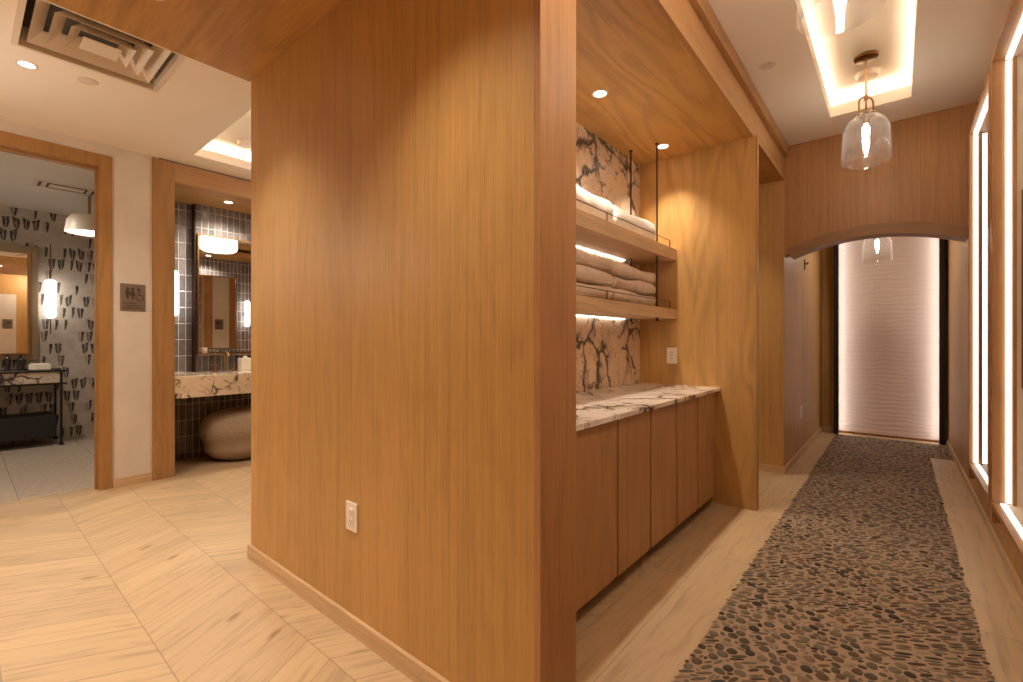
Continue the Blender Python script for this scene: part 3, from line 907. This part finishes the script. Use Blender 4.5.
def towel(name, label, cat, loc, L, W, H, mat, group, seed, layers=2, ex=.28):
    """soft folded towel: rounded front fold, layered ends"""
    bm = bmesh.new()
    nu, nv = 44, 40
    rows = []
    def se(c, e): return math.copysign(abs(c) ** e, c)
    for i in range(nu + 1):
        s = -1 + 2 * i / nu
        endk = (1 - abs(s) ** 26) ** .5 if abs(s) < 1 else 0.0
        endk = max(endk, .02)
        row = []
        for j in range(nv):
            a = 2 * PI * j / nv
            y = se(math.cos(a), .55) * W / 2 * (.90 + .10 * endk)
            z = se(math.sin(a), .62) * H / 2 * (.55 + .45 * endk)
            if abs(s) >= 1: y *= .9; z *= .8
            lay = 1 - .045 * (1 - abs(math.cos(PI * layers * (z / H + .5)))) ** 6
            x = s * L / 2
            n = noise.noise(Vector((x * 7 + seed, y * 9, z * 9))) * .010 + noise.noise(Vector((x * 19, y * 22 + seed, z * 24))) * .004
            sag = -.008 * math.cos(s * PI * 1.1 + seed) if z > 0 else 0
            row.append(bm.verts.new((x + (.006 * math.sin(z * 90 + seed) if abs(s) > .9 else 0), (y + n) * lay, max(0.0, z * lay + n * .8 + sag + H / 2))))
        rows.append(row)
    for A, B in zip(rows, rows[1:]):
        for j in range(nv): bm.faces.new((A[j], A[(j + 1) % nv], B[(j + 1) % nv], B[j]))
    bm.faces.new(rows[0][::-1]); bm.faces.new(rows[-1])
    o = obj(name, bm, mat, smooth=True)
    for v in o.data.vertices: pass
    o.location = loc
    return tag(o, label, cat, group)
GU, GL = 'white towels on the upper niche shelf', 'beige towels stacked on the lower niche shelf'
towel('folded_towel', 'thick white folded towel at the far end of the upper shelf', 'towel', (3.00, 1.485, 1.916), .64, .23, .165, M['towel_w'], GU, 1.0)
towel('folded_towel', 'thick white folded towel on the upper shelf, brightly lit beside the solid oak end', 'towel', (2.32, 1.485, 1.916), .68, .23, .180, M['towel_w'], GU, 5.0)
lbl = ('bottom', 'middle', 'top')
for k in range(3):
    towel('folded_towel', f'beige folded towel, {lbl[k]} of the far stack on the lower shelf', 'towel', (3.00 + .010 * (k - 1), 1.485 + .002 * k, 1.448 + .087 * k), .66 - .01 * k, .24, .090, M['towel_b'], GL, 11 + k * 3.3, 2)
    towel('folded_towel', f'beige folded towel, {lbl[k]} of the stack nearer the solid oak end on the lower shelf', 'towel', (2.31 + .012 * (k - 1), 1.485 + .002 * k, 1.448 + .093 * k), .70 - .01 * k, .24, .095, M['towel_b'], GL, 31 + k * 2.7, 2)

# ------------------------------------------------------------------ wall plates
def plate(name, label, cat, loc, face, w, h, kind):
    """face: 'u' plate looks to -x, 'v' plate looks to -y"""
    t = thing(name, label, cat, loc)
    def P(bm, a0, a1, d0, d1, z0, z1, bev=0):
        if face == 'u': box(bm, -d1, -d0, a0, a1, z0, z1, bev)
        else: box(bm, a0, a1, -d1, -d0, z0, z1, bev)
    part('cover_plate', lambda bm: P(bm, -w / 2, w / 2, .0005, .007, -h / 2, h / 2, .002), M['white_pl'], t)
    if kind == 'outlet':
        part('receptacle_face', lambda bm: P(bm, -w * .23, w * .23, .007, .0095, -h * .29, h * .29, .001), M['white_pl'], t)
        for zc in (-.155 * h, .155 * h):
            def sl(bm):
                P(bm, -.010, -.007, .0095, .0102, zc - .005, zc + .006); P(bm, .007, .010, .0095, .0102, zc - .005, zc + .006); P(bm, -.0025, .0025, .0095, .0102, zc - .015, zc - .009)
            part('socket_slots', sl, M['grey_slot'], t, label='dark socket slots')
    else:
        part('rocker', lambda bm: P(bm, -w * .20, w * .20, .007, .010, -h * .30, h * .30, .001), M['white_pl'], t)
        for q in (-.2 * h, 0, .2 * h): part('key_line', lambda bm: P(bm, -w * .12, w * .12, .010, .0106, q - .002, q + .002), M['grey_slot'], t)
    return t
plate('wall_outlet', 'white outlet low on the big oak panel wall', 'outlet', (U0, 1.727, .476), 'u', .080, .118, 'outlet')
plate('control_plate', 'white control plate on the niche end wall above the marble counter', 'switch', (UJ, 1.362, 1.085), 'u', .080, .125, 'keys')
plate('wall_outlet', 'small white outlet on the left wall beyond the arch', 'outlet', (5.70, VP, .455), 'v', .085, .125, 'outlet')

t = thing('access_panel', 'faint square access panel on the cream wall above the restroom sign', 'access panel', (.97, VF, 2.185))
part('cover', lambda bm: box(bm, -.072, .072, -.003, -.0005, -.085, .085, bev=.001), M['plaster_plate'], t)
# ------------------------------------------------------------------ glass pendants
def make_pendant(label, loc, group):
    t = thing('glass_pendant', label, 'pendant lamp', loc, group)       # origin at the ceiling
    return t
def pendant(label, x, y, ztop, zglass):
    """zglass = z of the top of the glass bell"""
    t = thing('glass_pendant', label, 'pendant lamp', (x, y, ztop), 'clear glass pendants along the corridor')
    g = zglass - ztop
    part('canopy', lambda bm: lathe(bm, [(.001, -.020), (.060, -.020), (.066, -.016), (.068, -.001)], seg=32, cap0=True), M['brass_dark'], t, True)
    part('rod', lambda bm: tube(bm, [(0, 0, -.02), (0, 0, g + .04)], .0055, 10), M['brass'], t, True)
    def loops(bm):
        pts = []
        for k in range(19):
            a = PI * k / 18
            pts.append((.048 * math.cos(a) * .64, -.048 * math.cos(a) * .768, g + .085 + .042 * math.sin(a)))
        pts = [(.048 * .64, -.048 * .768, g - .002)] + pts + [(-.048 * .64, .048 * .768, g - .002)]
        tube(bm, pts, .0055, 8)
    part('loop_handle', loops, M['brass'], t, True)
    part('collar', lambda bm: lathe(bm, [(.001, g + .135), (.012, g + .135), (.012, g + .105), (.0058, g + .10)], seg=16), M['brass'], t, True)
    part('cap', lambda bm: lathe(bm, [(.001, g + .012), (.055, g + .010), (.058, g + .003), (.055, g - .004), (.02, g - .01), (.018, g - .06), (.001, g - .062)], seg=28), M['chrome'], t, True)
    def glass(bm):
        R, H = .131, .318
        prof = []
        for k in range(13):
            a = PI / 2 * k / 12
            prof.append((.04 + (R - .04) * math.sin(a), g - .005 - .13 * (1 - math.cos(a))))
        prof.append((R + .004, g - .22)); prof.append((R + .006, g - H + .012)); prof.append((R + .001, g - H)); prof.append((R - .008, g - H + .006))
        inner = [(max(r - .006, .03), z - .005) for r, z in prof[:-3]][::-1]
        lathe(bm, prof + inner, seg=56)
    part('glass_shade', glass, M['glass'], t, True)
    part('lamp', lambda bm: lathe(bm, [(.001, g - .062), (.010, g - .066), (.020, g - .085), (.019, g - .125), (.014, g - .155), (.007, g - .178), (.001, g - .181)], seg=16), M['filament'], t, True)
    return t
ZT = ZC + .17
pendant('clear glass bell pendant hanging in front of the arch', 3.912, .16, ZT - .003, 2.715)
pendant('clear glass bell pendant cut off at the top of the picture', 2.07, .16, ZT - .011, 2.715)
pendant('clear glass bell pendant beyond the arch in front of the pale panel', 6.55, .17, ZC, 2.39)

# ------------------------------------------------------------------ ceiling fittings
def disc(name, label, cat, loc, r, mat, hgt=.012):
    t = thing(name, label, cat, loc)
    part('cover', lambda bm: lathe(bm, [(.001, -hgt), (r * .8, -hgt), (r * .93, -hgt * .7), (r, -.0005)], seg=32, cap0=True), mat, t, True)
    part('rim', lambda bm: lathe(bm, [(r * 1.0, -.001), (r * 1.06, -.004), (r * 1.1, -.0005)], seg=32), mat, t, True)
    return t
disc('ceiling_cover', 'flat round cover in the hall ceiling beside the diffuser', 'ceiling cover', (.515, 3.80, ZH), .045, M['white_metal'], .004)
disc('ceiling_cover', 'flat round cover in the corridor ceiling left of the tray', 'ceiling cover', (3.279, .631, ZC), .045, M['white_metal'], .004)
disc('smoke_detector', 'round detector in the corridor tray behind the pendant rod', 'detector', (4.17, .16, ZT), .075, M['white_metal'], .03)
disc('smoke_detector', 'round detector in the hall ceiling tray near the vanity frame', 'detector', (1.62, 4.42, ZH + .16), .06, M['white_metal'], .03)

# square four-way air diffuser
t = thing('air_diffuser', 'square white louvred air diffuser in the hall ceiling', 'air vent', (.50, 3.33, ZH))
def ring(bm, ro, ri, zo, zi, th=.003):
    for sgn in (0, 1):
        pass
    A = [bm.verts.new((s * ro, q * ro * .95, zo)) for s, q in ((-1, -1), (1, -1), (1, 1), (-1, 1))]
    B = [bm.verts.new((s * ri, q * ri * .95, zi)) for s, q in ((-1, -1), (1, -1), (1, 1), (-1, 1))]
    A2 = [bm.verts.new(v.co + Vector((0, 0, th))) for v in A]; B2 = [bm.verts.new(v.co + Vector((0, 0, th))) for v in B]
    for k in range(4):
        j = (k + 1) % 4
        bm.faces.new((A[k], A[j], B[j], B[k])); bm.faces.new((A2[k], B2[k], B2[j], A2[j]))
        bm.faces.new((A[k], A2[k], A2[j], A[j])); bm.faces.new((B[k], B[j], B2[j], B2[k]))
def dfr(bm):
    ring(bm, .318, .292, -.005, -.006, .005); ring(bm, .292, .288, -.006, .10, .003)
part('frame', dfr, M['white_metal'], t)
part('cavity', lambda bm: box(bm, -.290, .290, -.270, .270, .10, .103), M['vent_dark'], t, label='dark duct opening')
for ro, ri, zo, zi in ((.262, .205, .012, .075), (.196, .140, .006, .070), (.130, .080, .0, .062)):
    part('louvre', lambda bm: ring(bm, ro, ri, zo, zi), M['white_metal'], t)
part('centre_plate', lambda bm: box(bm, -.078, .078, -.074, .074, -.004, .0, bev=.001), M['white_metal'], t)

# ------------------------------------------------------------------ restroom sign
SG = t = thing('restroom_sign', 'square bronze restroom sign on the cream wall between the two oak frames', 'sign', (.944, VF, 1.565))
part('plate', lambda bm: box(bm, -.083, .083, -.008, -.0005, -.112, .112, bev=.001), M['sign'], t)
ps = lambda poly: [(p * .8, q * .8 + .012) for p, q in poly]
def person(bm, cx, skirt):
    lathe_pts = [(.0145 * math.cos(a * PI / 8) + cx, .0145 * math.sin(a * PI / 8) + .072) for a in range(16)]
    prism(bm, ps(lathe_pts), 'Y', -.0095, -.008)
    if skirt: body = [(-.010, .055), (.010, .055), (.026, .0), (.009, .0), (.009, -.030), (-.009, -.030), (-.009, .0), (-.026, .0)]
    else: body = [(-.018, .055), (.018, .055), (.018, .010), (.010, .010), (.010, -.030), (-.010, -.030), (-.010, .010), (-.018, .010)]
    prism(bm, ps([(p + cx, q) for p, q in body]), 'Y', -.0095, -.008)
def wheelchair(bm, cx):
    prism(bm, [(.0105 * math.cos(a * PI / 6) + cx - .006, .0105 * math.sin(a * PI / 6) + .068) for a in range(12)], 'Y', -.0095, -.008)
    tube(bm, [(cx - .004, -.009, .055), (cx - .002, -.009, .020), (cx + .018, -.009, .018), (cx + .026, -.009, -.018)], .004, 6)
    tube(bm, [(cx - .003 + .022 * math.cos(a), -.009, -.004 + .022 * math.sin(a)) for a in [PI * .62 + k * PI * 1.15 / 12 for k in range(13)]], .003, 6)
part('pictogram', lambda bm: person(bm, -.045, False), M['sign_dark'], t)
part('pictogram', lambda bm: person(bm, -.004, True), M['sign_dark'], t)
part('pictogram', lambda bm: wheelchair(bm, .042), M['sign_dark'], t)
def lines(bm):
    for z, a, b in ((-.052, -.062, .018), (-.072, -.050, .040), (-.091, -.066, .070)):
        x = a
        rr = random.Random(int(z * -1000))
        while x < b:
            w = rr.uniform(.004, .008); box(bm, x, min(x + w, b), -.0092, -.008, z - .005, z + .005); x += w + .003
part('lettering', lines, M['sign_dark'], t)
copy_tree(SG, None, (3.70, VF, 1.565), 'square bronze restroom sign that shows only inside the vanity mirror')
sg3 = copy_tree(SG, None, (.76, VR + .004, 1.60), 'square bronze restroom sign that shows only inside the bathroom mirror')
sg3.rotation_euler = (0, 0, PI)

# ------------------------------------------------------------------ vanity recess contents
vc = tag(struct('vanity_counter', boxes((VX0 - .03, 3.435, VF + .0, 5.598, .685, .882), bev=.004), M['marble_van']), 'thick veined marble vanity slab across the tiled recess', 'vanity')
del vc['kind']
def f(bm):
    bm2 = bm
t = thing('vanity_mirror', 'tall mirror with slim brass frame on the grey tile', 'mirror', (1.85, 5.52, 1.07))
hw = .262
part('glass', lambda bm: box(bm, -hw, hw, -.018, -.004, .012, 1.222), M['mirror'], t)
def f(bm):
    box(bm, -hw - .012, -hw, -.028, -.001, 0, 1.234); box(bm, hw, hw + .012, -.028, -.001, 0, 1.234); box(bm, -hw, hw, -.028, -.001, 1.222, 1.234)
part('frame', f, M['brass'], t)
part('ledge', lambda bm: box(bm, -hw - .012, hw + .012, -.085, -.001, -.012, 0.0, bev=.002), M['brass'], t, label='narrow brass ledge')
def capsule(r, h):
    pr = []
    for k in range(9): a = -PI / 2 + PI / 2 * k / 8; pr.append((max(r * math.cos(a), .0008), -h / 2 + r * .8 + r * .8 * math.sin(a)))
    for k in range(9): a = PI / 2 * k / 8; pr.append((max(r * math.cos(a), .0008), h / 2 - r * .8 + r * .8 * math.sin(a)))
    return pr
def sconce(label, x, y, z, h, r, sgn, group, stem=0.0):
    t = thing('wall_sconce', label, 'wall lamp', (x, y, z), group)
    part('opal_shade', lambda bm: lathe(bm, capsule(r, h), seg=24), M['opal'], t, True)
    part('bracket', lambda bm: (box(bm, -.018, .018, min(sgn * (r + .002), sgn * .10), max(sgn * (r + .002), sgn * .10), -.03, .03, bev=.003)), M['brass'], t)
    if stem:
        part('stem', lambda bm: tube(bm, [(0, 0, h / 2 - .004), (0, 0, h / 2 + stem)], .006, 8), M['brass_dark'], t, True)
        part('lower_stem', lambda bm: tube(bm, [(0, 0, -h / 2 + .004), (0, 0, -h / 2 - stem * .45)], .006, 8), M['brass_dark'], t, True)
    return t
sconce('glowing capsule wall lamp on the grey tile left of the vanity mirror', 1.372, 5.497, 1.675, .455, .042, 1, None)
sconce('unseen glowing capsule wall lamp added for light on the grey tile between the vanity mirrors, behind the oak wall', 2.325, 5.497, 1.675, .455, .042, 1, None)  # hidden lamp added for the light it throws in the recess
# facing recess in the block's rear
fc = tag(struct('facing_counter', boxes((1.305, 3.345, 2.203, VB - .022, .685, .882), bev=.004), M['marble_van']), 'marble slab of the facing vanity seen only in the mirror', 'vanity')
del fc['kind']
t = thing('facing_mirror', 'brass framed mirror of the facing vanity seen in the vanity mirror', 'mirror', (2.80, 2.2, 1.07))
part('glass', lambda bm: box(bm, -.28, .28, .004, .018, .012, 1.21), M['mirror'], t)
part('frame', lambda bm: (box(bm, -.295, -.28, .001, .03, 0, 1.225), box(bm, .28, .295, .001, .03, 0, 1.225), box(bm, -.28, .28, .001, .03, 1.21, 1.225), box(bm, -.28, .28, .001, .03, 0, .012)), M['brass'], t)
sconce('glowing capsule wall lamp of the facing vanity, right of its mirror', 3.24, 2.303, 1.675, .455, .042, -1, None)

def drum(label, x, y, z0, z1, r, zc, opal=True):
    t = thing('drum_pendant', label, 'pendant lamp', (x, y, zc))
    part('stem', lambda bm: tube(bm, [(0, 0, -.001), (0, 0, z1 - zc - .005)], .012, 12), M['brass'], t, True)
    if opal:
        part('opal_shade', lambda bm: lathe(bm, [(.001, z1 - zc), (r * .8, z1 - zc), (r * .95, z1 - zc - .02), (r, z1 - zc - .06), (r, z0 - zc + .06), (r * .95, z0 - zc + .02), (r * .8, z0 - zc), (.001, z0 - zc)], seg=40), M['opal'], t, True)
    else:
        part('shade', lambda bm: lathe(bm, [(.02, z1 - zc + .001), (r * .72, z1 - zc), (r * .9, z1 - zc - .05), (r, z0 - zc), (r * .985, z0 - zc), (r * .88, z1 - zc - .055), (.02, z1 - zc - .006)], seg=40), M['white_metal'], t, True)
        part('diffuser', lambda bm: lathe(bm, [(.001, z0 - zc + .012), (r * .96, z0 - zc + .012)], seg=40), M['opal'], t, True)
    return t
drum('opal drum lamp hanging in the hall, seen in the vanity mirror', 2.30, 3.85, 2.43, 2.63, .225, ZH + .159)
drum('pale dome lamp with lit underside hanging in the bathroom', .915, 6.70, 2.36, 2.54, .20, ZB, False)

# counter things
def bottle(name, label, cat, loc, prof, mat, capmat=None, capprof=None):
    t = thing(name, label, cat, loc)
    part('body', lambda bm: lathe(bm, prof, seg=24, cap0=True, cap1=True), mat, t, True)
    if capprof: part('cap', lambda bm: lathe(bm, capprof, seg=16, cap0=True, cap1=True), capmat, t, True)
    return t
t = thing('tissue_box', 'white tissue holder standing on the vanity slab', 'tissue box', (1.975, 5.36, .883))
part('case', lambda bm: box(bm, -.055, .055, -.055, .055, 0, .135, bev=.006), M['white_pl'], t)
part('tissue', lambda bm: box(bm, -.02, .02, -.006, .006, .13, .158, bev=.003), M['towel_w'], t)
bottle('soap_bottle', 'dark pump bottle beside the white tissue holder', 'bottle', (2.09, 5.40, .883), [(.034, 0), (.036, .005), (.036, .11), (.030, .125), (.012, .132)], M['dark_glass'], M['black'], [(.010, .132), (.010, .165), (.016, .168), (.016, .178), (.004, .18)])
bottle('glass_candle', 'small cream candle jar on the mirror ledge', 'candle', (1.63, 5.475, 1.0705), [(.024, 0), (.026, .004), (.026, .06), (.022, .06)], M['cream_panel'])
t = thing('basin_tap', 'brass two handled tap on the vanity slab under the mirror', 'tap', (1.80, 5.43, .883))
def f(bm):
    tube(bm, [(0, 0, 0), (0, 0, .15), (0, -.02, .185), (0, -.06, .20), (0, -.10, .185), (0, -.115, .16)], .010, 10)
    lathe(bm, [(.022, 0), (.022, .006), (.011, .012)], seg=16)
part('spout', f, M['brass'], t, True)
for s in (-.09, .09):
    part('handle', lambda bm: (lathe(bm, [(.020, 0), (.018, .02), (.012, .03), (.012, .055), (.018, .06), (.018, .07), (.002, .072)], cx=s, seg=16), tube(bm, [(s - .03, 0, .065), (s + .03, 0, .065)], .005, 8)), M['brass'], t, True)

# pouf: squat pebble shaped stool
def f(bm):
    n, m = 26, 40
    rows = []
    for i in range(n + 1):
        a = -PI / 2 + PI * i / n
        sz = math.copysign(abs(math.sin(a)) ** .80, a)
        cr = abs(math.cos(a)) ** .48
        row = []
        for j in range(m):
            b = 2 * PI * j / m
            zz = .252 + .252 * sz
            wai = 1 - .075 * math.exp(-((zz - .19) / .07) ** 2)
            rx = .40 * cr * wai * (.90 + .17 * zz / .5) * (1 + .04 * math.cos(b + .6)); ry = .335 * cr * wai
            row.append(bm.verts.new((rx * math.cos(b), ry * math.sin(b), max(0, zz + .02 * math.cos(b - .4) * (zz / .47)))))
        rows.append(row)
    for A, B in zip(rows, rows[1:]):
        for j in range(m): bm.faces.new((A[j], A[(j + 1) % m], B[(j + 1) % m], B[j]))
    bmesh.ops.remove_doubles(bm, verts=bm.verts[:], dist=.0005)
bm = bmesh.new(); f(bm); o = obj('pouf', bm, M['pouf'], smooth=True); o.location = (1.905, 5.245, 0)
tag(o, 'beige pebble shaped pouf tucked under the marble vanity slab', 'pouf')

# ------------------------------------------------------------------ bathroom seen through the door
t = thing('console_vanity', 'black metal console vanity with marble top in the bathroom', 'vanity', (.10, 7.66, 0))
cx0, cx1, cy0, cy1 = -.90, .66, -.235, .27
part('marble_top', lambda bm: box(bm, cx0, cx1, cy0, cy1, .72, .855, bev=.004), M['marble_bath'], t, label='veined marble basin top')
def f(bm):
    for z in (.70, .845):
        for y in (cy0 - .012, cy1 - .012):
            box(bm, cx0 - .01, cx1 + .06, y, y + .02, z, z + .02)
        box(bm, cx1, cx1 + .018, cy0, cy1, z, z + .02)
part('rail_frame', f, M['black'], t)
for x in (cx0, cx1):
    for y in (cy0 - .012, cy1 - .014):
        part('leg', lambda bm: (tube(bm, [(x + .012, y + .01, .0), (x + .012, y + .01, .865)], .011, 10), lathe(bm, [(.018, 0), (.02, .02), (.011, .035)], cx=x + .012, cy=y + .01, seg=12)), M['black'], t, True)
part('lower_box', lambda bm: box(bm, cx0 + .03, cx1 - .03, cy0 + .02, cy1 - .02, .10, .35, bev=.004), M['blackmatte'], t, label='black box shelf')
t = thing('bathroom_mirror', 'deep framed rectangular mirror above the bathroom console', 'mirror', (0, BV, 1.0))
mx = .535
part('glass', lambda bm: box(bm, -mx, mx, -.145, -.14, .06, 1.215), M['mirror'], t)
def f(bm):
    box(bm, mx, mx + .012, -.15, -.001, .05, 1.225); box(bm, -mx - .012, -mx, -.15, -.001, .05, 1.225)
    box(bm, -mx, mx, -.15, -.001, 1.215, 1.225); box(bm, -mx, mx, -.15, -.001, .05, .06)
part('inner_frame', f, M['brass'], t)
def f(bm):
    box(bm, mx + .012, mx + .085, -.07, -.001, -.02, 1.32); box(bm, -mx - .085, -mx - .012, -.07, -.001, -.02, 1.32)
    box(bm, -mx - .012, mx + .012, -.07, -.001, 1.226, 1.32); box(bm, -mx - .012, mx + .012, -.07, -.001, -.02, .049)
part('outer_frame', f, M['mframe'], t)
sconce('glowing capsule wall lamp on the leaf patterned bathroom wall', .722, BV - .10, 1.71, .47, .052, 1, None, .42)
t = thing('towel_holder', 'white paper towel holder on the bathroom console', 'towel holder', (.62, 7.72, .866))
part('case', lambda bm: box(bm, -.09, .09, -.05, .05, 0, .06, bev=.006), M['white_pl'], t)
part('paper', lambda bm: box(bm, -.075, .075, -.035, .035, .06, .075, bev=.003), M['towel_w'], t)
bottle('soap_bottle', 'dark soap bottle on the bathroom console left of the towel holder', 'bottle', (.47, 7.80, .866), [(.03, 0), (.032, .005), (.032, .12), (.012, .14)], M['dark_glass'], M['black'], [(.010, .14), (.010, .17), (.004, .175)])
bottle('soap_bottle', 'slim dark bottle on the bathroom console near the mirror edge', 'bottle', (.37, 7.82, .866), [(.022, 0), (.024, .005), (.024, .13), (.010, .15)], M['dark_glass'], M['black'], [(.008, .15), (.008, .175), (.004, .18)])
t = thing('air_diffuser', 'small rectangular air diffuser in the bathroom ceiling', 'air vent', (.72, 6.52, ZB))
def f(bm):
    box(bm, -.24, .24, -.14, -.11, -.008, -.001); box(bm, -.24, .24, .11, .14, -.008, -.001); box(bm, -.24, -.21, -.11, .11, -.008, -.001); box(bm, .21, .24, -.11, .11, -.008, -.001)
part('frame', f, M['white_metal'], t)
part('cavity', lambda bm: box(bm, -.21, .21, -.11, .11, -.003, -.001), M['vent_dark'], t)
part('centre_plate', lambda bm: box(bm, -.13, .13, -.06, .06, -.010, -.004), M['white_metal'], t)
for sx in (-1, 1):
    part('louvre', lambda bm: box(bm, min(sx * .150, sx * .185), max(sx * .150, sx * .185), -.09, .09, -.009, -.004), M['white_metal'], t)

t = thing('wall_hook', 'small dark hook high on the left wall just under the arch', 'hook', (5.95, VP, 2.03))
part('backplate', lambda bm: box(bm, -.018, .018, -.008, -.0005, -.05, .06, bev=.002), M['bronze'], t)
part('peg', lambda bm: tube(bm, [(0, -.006, .02), (0, -.028, .010), (0, -.034, .03)], .008, 8), M['bronze'], t, True)

# ------------------------------------------------------------------ added bathroom fill spots, no fittings built
spot(.2, 6.6, ZB - .02, 32, 150, .8, NEU)
spot(-1.0, 7.0, ZB - .02, 28, 150, .8, NEU)

# ------------------------------------------------------------------ world, camera, view
w = bpy.data.worlds.new('world'); bpy.context.scene.world = w; w.use_nodes = True
bg = w.node_tree.nodes['Background']; bg.inputs[0].default_value = (1, .85, .68, 1); bg.inputs[1].default_value = .05

cam = bpy.data.cameras.new('camera'); co = bpy.data.objects.new('camera', cam); C.objects.link(co)
co.location = (0, 0, 1.2); co.rotation_euler = (PI / 2, 0, YAW - PI / 2)
cam.sensor_fit = 'HORIZONTAL'; cam.sensor_width = 36; cam.lens = FL * 36 / 1023
cam.clip_start = .02
sc = bpy.context.scene
sc.camera = co
sc.view_settings.view_transform = 'Standard'; sc.view_settings.look = 'None'
sc.view_settings.exposure = 0.42; sc.view_settings.gamma = 1.0; sc.view_settings.use_curve_mapping = False
sc.cycles.use_denoising = True
sc.cycles.max_bounces = 12; sc.cycles.diffuse_bounces = 6; sc.cycles.glossy_bounces = 6; sc.cycles.transparent_max_bounces = 16
sc.cycles.sample_clamp_indirect = 6.0
sc.cycles.caustics_reflective = False; sc.cycles.caustics_refractive = False
